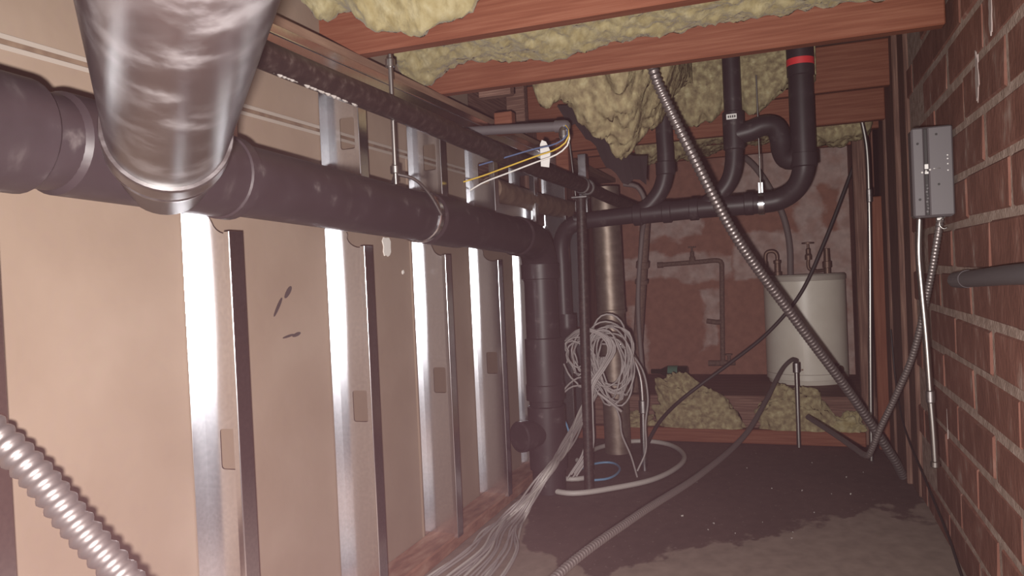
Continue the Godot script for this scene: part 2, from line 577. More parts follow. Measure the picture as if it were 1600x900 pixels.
	obj("track_flange", g, M.galvanised, tr)
	g = Geo.new()
	g.box(V(-0.937, 1.2345, 1.05), Vector3(0.100, 0.0015, 3.9), 0.0003)
	obj("track_web", g, M.galvanised, tr)
	g = Geo.new()
	g.tube(PackedVector3Array([V(-0.8835, 1.218, -0.8), V(-0.8835, 1.218, 1.0), V(-0.8835, 1.218, 2.99)]), 0.0022, 8)
	obj("track_rib", g, M.galvanised, tr)

	# back wall and the closing wall behind us
	g = Geo.new()
	var b := g.v.size()
	for c in [[-1.0, 1.5, 0, 0], [0.35, 1.5, 1, 0], [0.35, 0.0, 1, 1], [-1.0, 0.0, 0, 1]]:
		g.vert(V(c[0], c[1], 4.1), Vector3(0, 0, 1), Vector2(c[2], c[3]))
	g.ix.append_array([b, b + 1, b + 2, b, b + 2, b + 3])
	g.box(V(-0.325, 0.75, 4.131), Vector3(1.5, 1.5, 0.06), 0.001)
	tag(obj("wall_back", g, M.back_plaster), "brown plastered back wall with pale patches", "", "", "structure")
	g = Geo.new()
	g.box(V(-0.325, 0.75, -0.95), Vector3(1.55, 1.5, 0.06), 0.002)
	tag(obj("wall_front", g, M.dark_wood_along_y), "boarded end of the passage behind the viewer", "", "", "structure")


func build_brick() -> void:
	var wr := setting("wall_right", "red brick side wall with grey mortar joints")
	var g := Geo.new()
	g.box(V(0.385, 0.75, 0.85), Vector3(0.062, 1.5, 3.56), 0.002)
	obj("mortar_bed", g, M.mortar, wr)
	var shapes := []
	for i in 6:
		g = Geo.new()
		g.box(Vector3.ZERO, Vector3(0.05, 0.0905, 0.3335), 0.005, Basis(), Vector3(0.0015, 0.002, 0.003), rng)
		shapes.append(g.mesh())
	var half := []
	for i in 2:
		g = Geo.new()
		g.box(Vector3.ZERO, Vector3(0.05, 0.0905, 0.165), 0.005, Basis(), Vector3(0.0015, 0.002, 0.003), rng)
		half.append(g.mesh())
	for row in 14:
		var y := 0.304 + 0.1036 * (row - 2) - 0.0518
		var shift := 0.0 if row % 2 == 1 else 0.173
		for k in range(-5, 6):
			var d0 := 0.985 + 0.3455 * k + shift + rng.randf_range(-0.012, 0.012)
			if d0 < -0.85 or d0 > 2.35:
				continue
			var o := obj("brick", shapes[rng.randi() % 6], M["brick_%d" % (rng.randi() % 4)], wr)
			o.position = V(0.376 + rng.randf_range(-0.0015, 0.002), y + rng.randf_range(-0.002, 0.002), d0 + 0.1727)
			o.rotation.x = rng.randf_range(-0.006, 0.006)
		if row % 2 == 0:
			var o := obj("brick", half[row / 2 % 2], M["brick_%d" % (rng.randi() % 4)], wr)
			o.position = V(0.377, y, 2.633)
	# patches of lime that ran down the bricks
	for s in [[1.10, 1.72, 0.016, 0.055], [1.19, 1.60, 0.012, 0.05], [0.33, 2.17, 0.004, 0.04]]:
		g = Geo.new()
		var poly := PackedVector2Array()
		for k in 18:
			var an := TAU * k / 18
			poly.append(Vector2(cos(an) * s[2], sin(an) * s[3]) * rng.randf_range(0.65, 1.15))
		g.plate(poly, V(0.3508, s[0], s[1]), Vector3(0, 0, -1), Vector3.UP, 0.002)
		obj("lime_stain", g, M.lime, wr)
	# upright boards past the end of the bricks
	for s in [[2.655, 2.80, 0.345], [2.805, 2.93, 0.330], [2.935, 3.10, 0.336], [3.105, 3.25, 0.328], [3.255, 3.37, 0.334]]:
		g = Geo.new()
		g.box(V(s[2] + 0.02, 0.75, (s[0] + s[1]) / 2), Vector3(0.04, 1.5, s[1] - s[0]), 0.004)
		obj("board", g, M.dark_wood_along_y, wr)
	g = Geo.new()
	g.box(V(0.40, 0.75, 3.4), Vector3(0.03, 1.5, 1.5), 0.002)
	obj("backing_sheet", g, M.dark_wood_along_y, wr)
	# posts that frame the heater closet
	g = Geo.new()
	g.box(V(0.267, 0.75, 3.40), Vector3(0.052, 1.5, 0.06), 0.004)
	tag(obj("trim_4", g, M.dark_wood_along_y), "dark wooden post beside the water heater closet", "", "", "structure")
	g = Geo.new()
	g.box(V(0.320, 0.50, 3.33), Vector3(0.052, 1.0, 0.06), 0.004)
	tag(obj("trim_5", g, M.fir_along_y), "reddish wooden stud beside the dark closet post", "", "", "structure")
	g = Geo.new()
	g.box(V(0.285, 0.75, 3.77), Vector3(0.03, 1.5, 0.66), 0.004)
	tag(obj("wall_closet", g, M.back_plaster), "pale plastered cheek of the heater closet", "", "", "structure")


# ---------------------------------------------------------------- ceiling and glass wool
func wool_batt(called: String, label: String, x0: float, x1: float, d0: float, d1: float, top: float, base: float, waves: Array, lumps: Array, m: Material, seed_: int, fluff := 0.02) -> void:
	var g := Geo.new()
	var nx := int((x1 - x0) / 0.008)
	var nd := maxi(int((d1 - d0) / 0.009), 6)
	var f := noise(seed_, 9.0, 5)
	var f2 := noise(seed_ + 1, 30.0, 3)
	var P := []
	for j in nd + 1:
		for i in nx + 1:
			var x := lerpf(x0, x1, float(i) / nx)
			var d := lerpf(d0, d1, float(j) / nd)
			var y: float = base + waves[0] * sin(x * waves[1]) + waves[2] * smoothstep(d0, d1, d)
			for b in lumps:
				y -= bump(x, d, b[0], b[1], b[2], b[3], b[4])
			y += fluff * f.get_noise_2d(x, d) + 0.008 * f2.get_noise_2d(x, d)
			var rim := minf(minf(i, nx - i) * 0.008, minf(j, nd - j) * 0.009)
			y += 0.03 * pow(clampf(1.0 - rim / 0.03, 0.0, 1.0), 2.0)
			P.append(V(x + 0.010 * f.get_noise_2d(d + 5.0, x), minf(y, top - 0.002), clampf(d + 0.010 * f2.get_noise_2d(x + 3.0, d), d0, d1)))
	var N := []
	for j in nd + 1:
		for i in nx + 1:
			var a: Vector3 = P[j * (nx + 1) + mini(i + 1, nx)] - P[j * (nx + 1) + maxi(i - 1, 0)]
			var b: Vector3 = P[mini(j + 1, nd) * (nx + 1) + i] - P[maxi(j - 1, 0) * (nx + 1) + i]
			var nn := a.cross(b).normalized()
			if nn.y > 0: nn = -nn
			N.append(nn)
	for k in P.size():
		g.vert(P[k], N[k])
	for j in nd:
		for i in nx:
			var a := j * (nx + 1) + i
			g.ix.append_array([a, a + 1, a + nx + 1, a + 1, a + nx + 2, a + nx + 1])
	# sides and top
	for i in nx:
		for e in [[0, Vector3(0, 0, 1)], [nd, Vector3(0, 0, -1)]]:
			var p: Vector3 = P[e[0] * (nx + 1) + i]
			var q: Vector3 = P[e[0] * (nx + 1) + i + 1]
			g.quad(p, q, Vector3(q.x, top, q.z), Vector3(p.x, top, p.z), e[1])
	for j in nd:
		for e in [[0, Vector3.LEFT], [nx, Vector3.RIGHT]]:
			var p: Vector3 = P[j * (nx + 1) + e[0]]
			var q: Vector3 = P[(j + 1) * (nx + 1) + e[0]]
			g.quad(p, q, Vector3(q.x, top, q.z), Vector3(p.x, top, p.z), e[1])
	g.quad(V(x0, top, d0), V(x1, top, d0), V(x1, top, d1), V(x0, top, d1), Vector3.UP)
	tag(obj(called, g, m), label, "insulation")

func bump(x: float, d: float, cx: float, cd: float, rx: float, rd: float, h: float) -> float:
	return h * exp(-pow((x - cx) / rx, 2) - pow((d - cd) / rd, 2))

func build_ceiling() -> void:
	var ce := setting("ceiling", "underside of the floor above: joists and subfloor boards")
	for s in range(8):
		var g := Geo.new()
		var w := 0.645
		g.box(V(-0.32, 1.513, -0.9 + w * (s + 0.5)), Vector3(1.5, 0.02, w - 0.004), 0.002)
		obj("subfloor_panel", g, M.dark_wood_along_x, ce)
	for d in [0.25, 0.67, 1.082, 1.49, 1.915, 2.88, 3.08, 3.27, 3.66]:
		var g := Geo.new()
		g.box(V(-0.333, 1.3815 + (0.04 if d == 2.88 else 0.0), d + 0.019), Vector3(1.336, 0.239 - (0.08 if d == 2.88 else 0.0), 0.038), 0.003)
		obj("joist", g, M.fir_along_x, ce)
	# blocking and short trimmer behind the second joist
	for s in [[-0.80, 2.10, 0.10], [-0.92, 2.62, 0.07]]:
		var g := Geo.new()
		g.box(V(s[0], 1.39, s[1]), Vector3(s[2], 0.22, 0.038), 0.003)
		obj("blocking", g, M.dark_wood_along_x, ce)

	wool_batt("insulation_batt", "yellow glass wool bulging over the nearest joist beside the big drain pipe", -0.98, 0.34, 1.125, 1.485, 1.50,
		1.43, [0.0, 0.0, 0.0], [[-0.72, 1.44, 0.09, 0.07, 0.165], [-0.60, 1.45, 0.07, 0.06, 0.10], [-0.93, 1.43, 0.08, 0.08, 0.10], [-0.82, 1.42, 0.05, 0.07, 0.08]], M.glass_wool, 101)
	wool_batt("insulation_batt", "long yellow glass wool batt hanging between the two front joists", -0.98, 0.33, 1.535, 1.910, 1.50,
		1.375, [0.0, 0.0, -0.05], [[-0.93, 1.86, 0.07, 0.06, 0.05], [-0.56, 1.86, 0.16, 0.08, 0.025]], M.glass_wool, 111)
	wool_batt("insulation_batt", "dusty glass wool sagging in a big lump behind the second joist", -0.74, -0.30, 1.96, 2.66, 1.50,
		1.35, [0.0, 0.0, 0.0], [[-0.47, 2.30, 0.075, 0.16, 0.23], [-0.55, 2.16, 0.07, 0.10, 0.13], [-0.63, 2.06, 0.06, 0.08, 0.10], [-0.42, 2.12, 0.06, 0.10, 0.12], [-0.37, 2.34, 0.05, 0.12, 0.13], [-0.52, 2.46, 0.06, 0.10, 0.12]], M.grey_wool, 121, 0.055)
	wool_batt("insulation_batt", "greyish glass wool draped over the far joist behind the three drain risers", -0.44, 0.10, 2.79, 2.875, 1.50,
		1.37, [0.02, 21.0, -0.02], [[-0.30, 2.85, 0.09, 0.07, 0.09], [-0.10, 2.84, 0.05, 0.06, 0.04]], M.grey_wool, 131, 0.06)
	wool_batt("insulation_batt", "flattened glass wool above the far joists towards the water heater", -0.60, 0.30, 3.125, 3.262, 1.50,
		1.25, [-0.03, 9.0, -0.02], [], M.grey_wool, 141, 0.03)
	wool_batt("insulation_batt", "dim glass wool in the last joist bay before the closet", -0.80, 0.30, 3.315, 3.652, 1.50,
		1.28, [-0.02, 11.0, 0.0], [], M.grey_wool, 151, 0.03)

	# torn roofing felt hanging behind the sagging wool
	var g := Geo.new()
	var pts := []
	var nn := 14
	for i in nn + 1:
		var t := float(i) / nn
		pts.append([V(lerpf(-0.74, -0.44, t), 1.33 - 0.20 * smoothstep(0.1, 0.9, t), 2.52 + 0.02 * sin(t * 7.0)), V(lerpf(-0.70, -0.44, t), 1.255 - 0.215 * smoothstep(0.0, 0.8, t) + 0.012 * sin(t * 23.0), 2.50 + 0.03 * sin(t * 5.0 + 1.0))])
	for i in nn:
		var off := Vector3(0, 0, -0.003)
		g.quad(pts[i][0], pts[i + 1][0], pts[i + 1][1], pts[i][1], Vector3(0, 0, 1))
		g.quad(pts[i][0] + off, pts[i + 1][0] + off, pts[i + 1][1] + off, pts[i][1] + off, Vector3(0, 0, -1))
		g.quad(pts[i][1], pts[i + 1][1], pts[i + 1][1] + off, pts[i][1] + off, Vector3.DOWN)
		g.quad(pts[i][0], pts[i + 1][0], pts[i + 1][0] + off, pts[i][0] + off, Vector3.UP)
	tag(obj("roofing_felt", g, M.felt), "torn black felt sheet hanging below the sagging glass wool", "felt")


# ---------------------------------------------------------------- steel studs
func rounded(cx: float, cy: float, w: float, h: float, r: float) -> PackedVector2Array:
	var p := PackedVector2Array()
	for c in [[1, 1, 0.0], [-1, 1, PI / 2], [-1, -1, PI], [1, -1, PI * 1.5]]:
		for k in 4:
			var a: float = c[2] + PI / 2 * k / 3.0
			p.append(Vector2(cx + c[0] * (w / 2 - r) + cos(a) * r, cy + c[1] * (h / 2 - r) + sin(a) * r))
	return p

func stud(d: float, label: String, notch: Array, top: float, holes: Array) -> void:
	var t := 0.0012
	var lo := 0.0385
	var s := thing("metal_stud", label, "stud", V(-0.9425, lo, d))
	var o := s.position
	# web: local x runs from the drywall (-) to the room (+), y up
	var wx0 := -0.0485
	var wx1 := 0.0535
	var cuts := []
	for h in holes:
		cuts.append(rounded(0.0035, h - lo, 0.038, 0.072, 0.006))
	if notch.size():
		var n0: float = notch[0] - lo
		var n1: float = notch[1] - lo
		var depth: float = notch[2]
		var p := PackedVector2Array([Vector2(wx1 + 0.01, n1), Vector2(wx1 - depth * 0.8, n1 + 0.004)])
		var steps := 9
		for k in steps + 1:
			var q := float(k) / steps
			p.append(Vector2(wx1 - depth * (1.0 + 0.06 * sin(q * 19.0 + d * 7.0)) , lerpf(n1 - 0.006, n0 + 0.03, q)))
		for k in 6:
			var q := (k + 1) / 6.0
			p.append(Vector2(wx1 - depth + depth * 0.55 * (1.0 - cos(q * PI / 2)), n0 + 0.03 - 0.032 * sin(q * PI / 2)))
		p.append(Vector2(wx1 - 0.012, n0 - 0.001))
		p.append(Vector2(wx1 + 0.01, n0))
		cuts.append(p)
	var levels := [0.0]
	for h in holes: levels.append(h - lo)
	levels.append(top - lo)
	levels.sort()
	var g := Geo.new()
	for i in levels.size() - 1:
		var polys := [PackedVector2Array([Vector2(wx0, levels[i]), Vector2(wx1, levels[i]), Vector2(wx1, levels[i + 1]), Vector2(wx0, levels[i + 1])])]
		for c in cuts:
			var next := []
			for p in polys:
				for r in Geometry2D.clip_polygons(p, c):
					if not Geometry2D.is_polygon_clockwise(r) and r.size() > 2:
						next.append(r)
			polys = next
		for p in polys:
			g.plate(p, Vector3.ZERO, Vector3.RIGHT, Vector3.UP, t)
	obj("web", g, M.galvanised, s)
	g = Geo.new()
	g.box(Vector3(-0.0479, (top - lo) / 2, 0.016), Vector3(t, top - lo, 0.033), 0.0004)
	obj("back_flange", g, M.galvanised, s)
	var parts := [[0.0, top - lo]]
	if notch.size():
		parts = [[0.0, notch[0] - lo], [notch[1] - lo, top - lo]]
	for p in parts:
		g = Geo.new()
		var c: float = (p[0] + p[1]) / 2
		var l: float = p[1] - p[0]
		g.box(Vector3(0.0535, c, 0.016), Vector3(t, l, 0.033), 0.0004)
		# rolled corner at the free edge, then the lip
		var e := PackedVector3Array([Vector3(0.0521, c - l / 2, 0.0318), Vector3(0.0521, c, 0.0318), Vector3(0.0521, c + l / 2, 0.0318)])
		g.tube(e, 0.0021, 10)
		g.box(Vector3(0.0475, c, 0.0332), Vector3(0.011, l, t), 0.0004)
		obj("front_flange", g, M.galvanised, s)

func build_studs() -> void:
	var names := [
		"steel stud at the left edge of the view, nearest of the row",
		"steel stud rising to the big wye branch, its back corner glaring white",
		"steel stud right of the black tar marks on the drywall",
		"steel stud below the galvanised ring of the pipe hanger",
		"steel stud in front of the cleanout stub, crossed by loose wires higher up",
		"steel stud half hidden behind the black vertical stack",
		"steel stud just behind the support post and the coiled cables",
		"farthest steel stud, between the support post and the tan flue"]
	var ds := [0.640, 1.072, 1.503, 1.920, 2.315, 2.722, 3.12, 3.40]
	for i in ds.size():
		var d: float = ds[i]
		var py := 0.957 - 0.035 * d
		var notch := [py - 0.072, py + 0.075, 0.066 if i != 3 else 0.055] if i < 6 else []
		stud(d, names[i], notch, 1.218 if i < 7 else 0.96, [0.469, 1.092] if i < 6 else [0.469])
	# loose piece of track lying across the studs near the stack
	var t := thing("track_offcut", "short bent galvanised track piece behind the top of the black stack", "track", V(-0.915, 0.97, 2.62))
	var g := Geo.new()
	g.box(Vector3(0, 0, 0), Vector3(0.0015, 0.062, 0.50), 0.0003, Basis(Vector3.RIGHT, 0.02))
	obj("flange", g, M.galvanised, t)
	g = Geo.new()
	g.box(Vector3(-0.015, -0.031, 0), Vector3(0.03, 0.0015, 0.50), 0.0003, Basis(Vector3.RIGHT, 0.02))
	obj("lip", g, M.galvanised, t)
	t = thing("metal_bracket", "upright galvanised bracket standing above the clamp of the old iron pipe", "bracket", V(-0.80, 1.0, 3.05))
	g = Geo.new()
	g.box(Vector3(0, 0.12, 0), Vector3(0.032, 0.24, 0.0015), 0.0003)
	obj("flange", g, M.galvanised, t)
	g = Geo.new()
	g.box(Vector3(0.016, 0.12, -0.02), Vector3(0.0015, 0.24, 0.04), 0.0003)
	obj("web", g, M.galvanised, t)


# ---------------------------------------------------------------- black plastic drain
func main_at(d: float) -> Vector3:
	return V(-0.82, 0.957 - 0.035 * d, d)

func hub(g: Geo, a: Vector3, dir: Vector3, r: float, R: float, w: float) -> void:
	g.lathe(a, dir, [[-0.006, r - 0.001], [0.0, R - 0.002], [0.003, R], [w - 0.003, R], [w, R - 0.002], [w, r - 0.002]], 36)

func build_main_drain() -> void:
	var r := 0.0575
	var t := thing("drain_pipe", "big black plastic drain line crossing the studs and dropping into a stack", "pipe")
	var axis := (main_at(2.0) - main_at(1.0)).normalized()
	obj("main_pipe", straight(main_at(-0.5), main_at(2.36), r, 40), M.black_plastic, t)
	var g := Geo.new()
	hub(g, main_at(0.30), axis, r, 0.0665, 0.325)
	obj("coupling", g, M.black_plastic, t)
	# wye fitting: body, hubs and the socket of the branch
	var foot := V(-0.82, 0.917, 0.836)
	var socket := V(-0.590, 0.9085, 0.607)
	var bdir := (socket - foot).normalized()
	var pdir := V(0.724, 0.080, -0.703).normalized()
	g = Geo.new()
	hub(g, main_at(0.665), axis, r, 0.0625, 0.280)
	g.lathe(main_at(0.942), axis, [[0.0, 0.062], [0.002, 0.0655], [0.022, 0.0655], [0.026, 0.058]], 36)
	g.tube(PackedVector3Array([foot, foot.lerp(socket, 0.5), socket - pdir * 0.02]), 0.0590, 40, false)
	obj("wye", g, M.black_plastic, t)
	g = Geo.new()
	g.lathe(socket - pdir * 0.045, pdir, [[0.0, 0.0590], [0.004, 0.0612], [0.010, 0.0617], [0.014, 0.0604], [0.020, 0.0604], [0.024, 0.0622], [0.060, 0.0622], [0.064, 0.0618], [0.0655, 0.0610], [0.0655, 0.0575]], 48)
	obj("socket", g, M.wiped_plastic, t)
	obj("branch_pipe", straight(socket - pdir * 0.03, socket + pdir * 1.30, r, 48), M.wiped_plastic, t)
	g = Geo.new()
	hub(g, main_at(1.635), axis, r, 0.0625, 0.19)
	obj("coupling", g, M.black_plastic, t)
	# long sweep into the stack
	var sx := -0.82
	var sd := 2.50
	g = Geo.new()
	hub(g, main_at(2.27), axis, r, 0.0635, 0.05)
	g.tube(curve([main_at(2.30), main_at(2.38) + Vector3(0, -0.001, 0), V(sx, 0.857, 2.445), V(sx, 0.815, 2.488), V(sx, 0.76, sd), V(sx, 0.73, sd)], 0.008), 0.0605, 40)
	g.lathe(V(sx, 0.79, sd), Vector3.DOWN, [[0, 0.06], [0.003, 0.0665], [0.052, 0.0665], [0.055, 0.0575]], 36)
	obj("elbow", g, M.black_plastic, t)
	obj("stack_pipe", straight(V(sx, 0.77, sd), V(sx, 0.0, sd), r, 40), M.black_plastic, t)
	g = Geo.new()
	g.lathe(V(sx, 0.535, sd), Vector3.DOWN, [[0, 0.058], [0.003, 0.064], [0.16, 0.064], [0.163, 0.067], [0.215, 0.067], [0.218, 0.058]], 36)
	g.tube(curve([V(-0.79, 0.60, 2.70), V(-0.79, 0.53, 2.69), V(-0.80, 0.45, 2.61), V(sx, 0.37, sd + 0.01)], 0.01), 0.034, 24)
	obj("wye", g, M.black_plastic, t)
	# cleanout tee near the floor
	g = Geo.new()
	g.lathe(V(sx, 0.30, sd), Vector3.DOWN, [[0, 0.058], [0.003, 0.065], [0.22, 0.065], [0.223, 0.058]], 36)
	var cdir := V(-0.55, 0.02, -1.0).normalized()
	g.tube(PackedVector3Array([V(sx, 0.205, sd), V(sx, 0.207, sd) + cdir * 0.06, V(sx, 0.21, sd) + cdir * 0.125]), 0.045, 28)
	g.lathe(V(sx, 0.207, sd) + cdir * 0.085, cdir, [[0, 0.045], [0.003, 0.052], [0.042, 0.052], [0.045, 0.045]], 28)
	obj("cleanout_tee", g, M.black_plastic, t)

	# clevis hanger round the main
	var h := thing("pipe_hanger", "galvanised rod and ring hanger holding up the big black drain", "hanger", main_at(1.60))
	obj("ring", ring(Vector3.ZERO - axis * 0.002, axis, r + 0.001, r + 0.0045, 0.022, 36), M.galvanised, h)
	obj("rod", straight(Vector3(0.012, 0.062, 0.12), Vector3(0.012, 0.345, 0.12), 0.0055, 10), M.bright_steel, h)
	for y in [0.318, 0.085]:
		g = Geo.new()
		nut(g, Vector3(0.012, y, 0.12), Vector3.UP, 0.011, 0.018)
		obj("nut", g, M.bright_steel, h)
	for s in [-1, 1]:
		g = Geo.new()
		g.tube(curve([Vector3(0.012, 0.085, 0.12), Vector3(0.012 + s * 0.026, 0.075, 0.085), Vector3(s * 0.052, 0.045, 0.04), Vector3(s * 0.061, 0.0, 0.0)], 0.01), 0.004, 8)
		obj("yoke", g, M.dull_steel, h)


# ---------------------------------------------------------------- smaller drain with three risers
func build_far_drain() -> void:
	var t := thing("branch_drain", "smaller black drain with three risers and a trap below the far joists", "pipe")
	var hd := 2.75
	var g := Geo.new()
	g.tube(curve([V(-0.80, 0.56, 2.70), V(-0.80, 0.78, 2.70), V(-0.80, 0.865, 2.705), V(-0.782, 0.918, 2.73), V(-0.735, 0.941, hd), V(-0.66, 0.947, hd), V(-0.50, 0.954, hd)], 0.012), 0.030, 24)
	obj("down_pipe", g, M.black_plastic, t)
	g = Geo.new()
	g.tube(curve([V(-0.52, 0.953, hd), V(-0.30, 0.960, hd), V(-0.09, 0.963, hd), V(-0.03, 0.972, hd), V(0.02, 1.005, hd - 0.02), V(0.044, 1.06, hd - 0.04), V(0.046, 1.12, hd - 0.05)], 0.012), 0.0355, 28)
	obj("header_pipe", g, M.black_plastic, t)
	for x in [-0.535, -0.43, -0.335, -0.15]:
		obj("coupling", ring(V(x, 0.9535 + (x + 0.5) * 0.028, hd), Vector3.RIGHT, 0.03, 0.0395, 0.032), M.black_plastic, t)
	# riser one sweeping into the header
	g = Geo.new()
	g.tube(curve([V(-0.414, 1.48, hd), V(-0.414, 1.25, hd), V(-0.414, 1.11, hd), V(-0.432, 1.04, hd), V(-0.47, 0.99, hd), V(-0.52, 0.955, hd)], 0.012), 0.0295, 24)
	g.lathe(V(-0.414, 1.135, hd), Vector3.DOWN, [[0, 0.0295], [0.003, 0.0345], [0.045, 0.0345], [0.048, 0.0295]], 24)
	obj("riser", g, M.black_plastic, t)
	# riser two with its tee and label
	g = Geo.new()
	g.tube(curve([V(-0.175, 1.48, hd), V(-0.175, 1.25, hd), V(-0.178, 1.12, hd), V(-0.195, 1.05, hd), V(-0.235, 1.0, hd), V(-0.29, 0.962, hd)], 0.012), 0.0305, 24)
	g.lathe(V(-0.175, 1.285, hd), Vector3.DOWN, [[0, 0.0305], [0.003, 0.0365], [0.13, 0.0365], [0.133, 0.0305]], 24)
	obj("riser", g, M.black_plastic, t)
	g = Geo.new()
	g.box(V(-0.178, 1.262, hd - 0.0374), Vector3(0.034, 0.018, 0.0012), 0.0003)
	var lb := obj("paper_label", g, M.paper_white, t)
	lb.set_meta("label", "small white sticker on the riser")
	g = Geo.new()
	for k in 4:
		g.box(V(-0.188 + k * 0.007, 1.262, hd - 0.0383), Vector3(0.0045, 0.008, 0.0006), 0.0001)
	obj("sticker_print", g, M.dark_slot, lb)
	# riser three, red tape on top
	g = Geo.new()
	g.tube(curve([V(0.047, 1.48, 2.70), V(0.046, 1.25, 2.70), V(0.046, 1.16, 2.70), V(0.046, 1.09, 2.70)], 0.02), 0.0395, 28)
	g.lathe(V(0.047, 1.365, 2.70), Vector3.UP, [[0, 0.0395], [0.003, 0.043], [0.13, 0.043]], 28)
	g.lathe(V(0.046, 1.115, 2.702), Vector3.DOWN, [[0, 0.0395], [0.003, 0.043], [0.045, 0.043], [0.048, 0.0355]], 28)
	obj("riser", g, M.black_plastic, t)
	var tape := obj("red_tape", ring(V(0.047, 1.398, 2.70), Vector3.UP, 0.043, 0.0437, 0.026), M.red_plastic, t)
	tape.set_meta("label", "red tape round the top of the right riser")
	# trap: out of the tee, over and down, up again into riser three
	g = Geo.new()
	g.tube(curve([V(-0.165, 1.205, hd), V(-0.12, 1.213, hd), V(-0.075, 1.225, hd - 0.005), V(-0.040, 1.215, hd - 0.01), V(-0.024, 1.175, hd - 0.015), V(-0.020, 1.135, hd - 0.02), V(-0.004, 1.102, hd - 0.03), V(0.026, 1.105, hd - 0.04), V(0.044, 1.14, 2.70)], 0.008), 0.035, 28)
	obj("trap", g, M.black_plastic, t)

	for s in [[V(-0.094, 0.0, hd), 1.40, "thin threaded rod and strap holding the header left of the trap riser"], [V(-0.745, -0.012, hd), 1.25, "thin slanted wire and strap at the bend of the smaller drain"]]:
		var x: float = s[0].x
		var y: float = 0.960 + s[0].y
		var r := 0.036 if x > -0.5 else 0.031
		var h := thing("strap_hanger", s[2], "hanger", V(x, y, hd))
		obj("strap", ring(Vector3(-0.011, 0, 0), Vector3.RIGHT, r, r + 0.002, 0.022), M.galvanised, h)
		obj("rod", straight(Vector3(0, r, 0), Vector3(-0.02 if x < -0.5 else 0.0, s[1] - y, 0), 0.0028, 8), M.bright_steel, h)
		g = Geo.new()
		g.box(Vector3(0, r + 0.018, 0), Vector3(0.016, 0.04, 0.003), 0.0006)
		obj("yoke", g, M.galvanised, h)


# ---------------------------------------------------------------- iron pipes, post, flue
func build_old_pipes() -> void:
	var t := thing("iron_pipe", "old dirty black iron pipe running high past the hanger rod", "pipe")
	var a := V(-0.865, 1.175, 0.62)
	var line := [a, V(-0.83, 1.144, 1.144), V(-0.785, 1.118, 1.56), V(-0.735, 1.082, 2.04), V(-0.665, 1.050, 2.55)]
	obj("pipe", run(line, 0.0255, 24), M.old_iron, t)
	var dir := V(0.12, -0.06, 1.0).normalized()
	for k in 2:
		obj("clamp_ring", ring(V(-0.668, 1.051, 2.53) + dir * (0.045 * k), dir, 0.02, 0.0295, 0.012), M.dull_steel, t)
	obj("pipe_tail", run([V(-0.665, 1.05, 2.55), V(-0.62, 1.02, 2.72), V(-0.56, 0.99, 2.95), V(-0.52, 0.98, 3.15)], 0.020, 16), M.old_iron, t)
	# crust of old mastic along the underside of the near end
	var g := Geo.new()
	for k in 34:
		if rng.randf() < 0.3:
			continue
		var q := (k + rng.randf_range(-0.3, 0.3)) / 34.0
		var fat := rng.randf_range(0.35, 1.0)
		var p := V(lerpf(-0.849, -0.812, q), lerpf(1.156, 1.130, q) - 0.0255, lerpf(0.98, 1.34, q))
		g.lathe(p + Vector3(0.004, 0.002, 0), V(0, -0.06, 1), [[-0.008 - 0.006 * fat, 0.0], [-0.007, 0.003 * fat], [0.0, 0.0055 * fat], [0.007, 0.0035 * fat], [0.008 + 0.006 * fat, 0.0]], 8)
	obj("mastic_crust", g, M.grit, t).set_meta("kind", "stuff")

	var p := thing("support_post", "slender iron pipe post standing on the floor below the old pipe's end", "post", V(-0.680, 0.0, 2.505))
	obj("pipe", straight(Vector3.ZERO, Vector3(0.003, 1.008, -0.045), 0.0172, 24), M.old_iron, p)
	g = Geo.new()
	g.box(Vector3(0.003, 1.011, -0.045), Vector3(0.055, 0.006, 0.05), 0.001)
	obj("saddle", g, M.dull_steel, p)

	g = run([V(-0.935, 1.045, 2.36), V(-0.93, 1.035, 2.6), V(-0.92, 1.03, 2.9), V(-0.90, 1.03, 3.35)], 0.041, 24)
	tag(obj("brown_pipe", g, M.brown_pipe), "short brown dusty pipe lying behind the studs above the stack", "pipe")

	var fl := thing("flue_pipe", "upright tan metal flue pipe behind the coiled cables", "pipe", V(-0.71, 0.0, 3.10))
	obj("upper_section", straight(Vector3(-0.004, 0.58, 0), Vector3(-0.01, 1.10, 0), 0.058, 32), M.tan_metal, fl)
	obj("lower_section", straight(Vector3(0, 0.0, 0), Vector3(-0.004, 0.585, 0), 0.054, 32), M.tan_metal, fl)
	obj("seam_band", ring(Vector3(-0.004, 0.575, 0), Vector3.UP, 0.054, 0.0605, 0.02), M.tan_metal, fl)
	var ip := thing("rusty_pipe", "thin leaning rusty pipe between the flue and the back wall", "pipe", V(-0.70, 0.20, 3.3))
	obj("pipe", straight(Vector3(0.0, 0.0, -0.15), Vector3(0.115, 0.85, 0.0), 0.022, 20), M.rust, ip)
	obj("coupling", ring(Vector3(0.076, 0.56, -0.05), Vector3(0.115, 0.85, 0.15), 0.02, 0.029, 0.03, 20), M.rust, ip)
	obj("coupling", ring(Vector3(0.066, 0.49, -0.064), Vector3(0.115, 0.85, 0.15), 0.02, 0.029, 0.02, 20), M.rust, ip)
	tag(obj("grey_hose", run([V(-0.66, 1.12, 3.2), V(-0.60, 1.10, 3.2), V(-0.575, 1.02, 3.22), V(-0.61, 0.90, 3.3), V(-0.64, 0.6, 3.3), V(-0.63, 0.2, 3.3)], 0.010, 12), M.grey_rubber), "dark hose looping down behind the tan flue pipe", "hose")


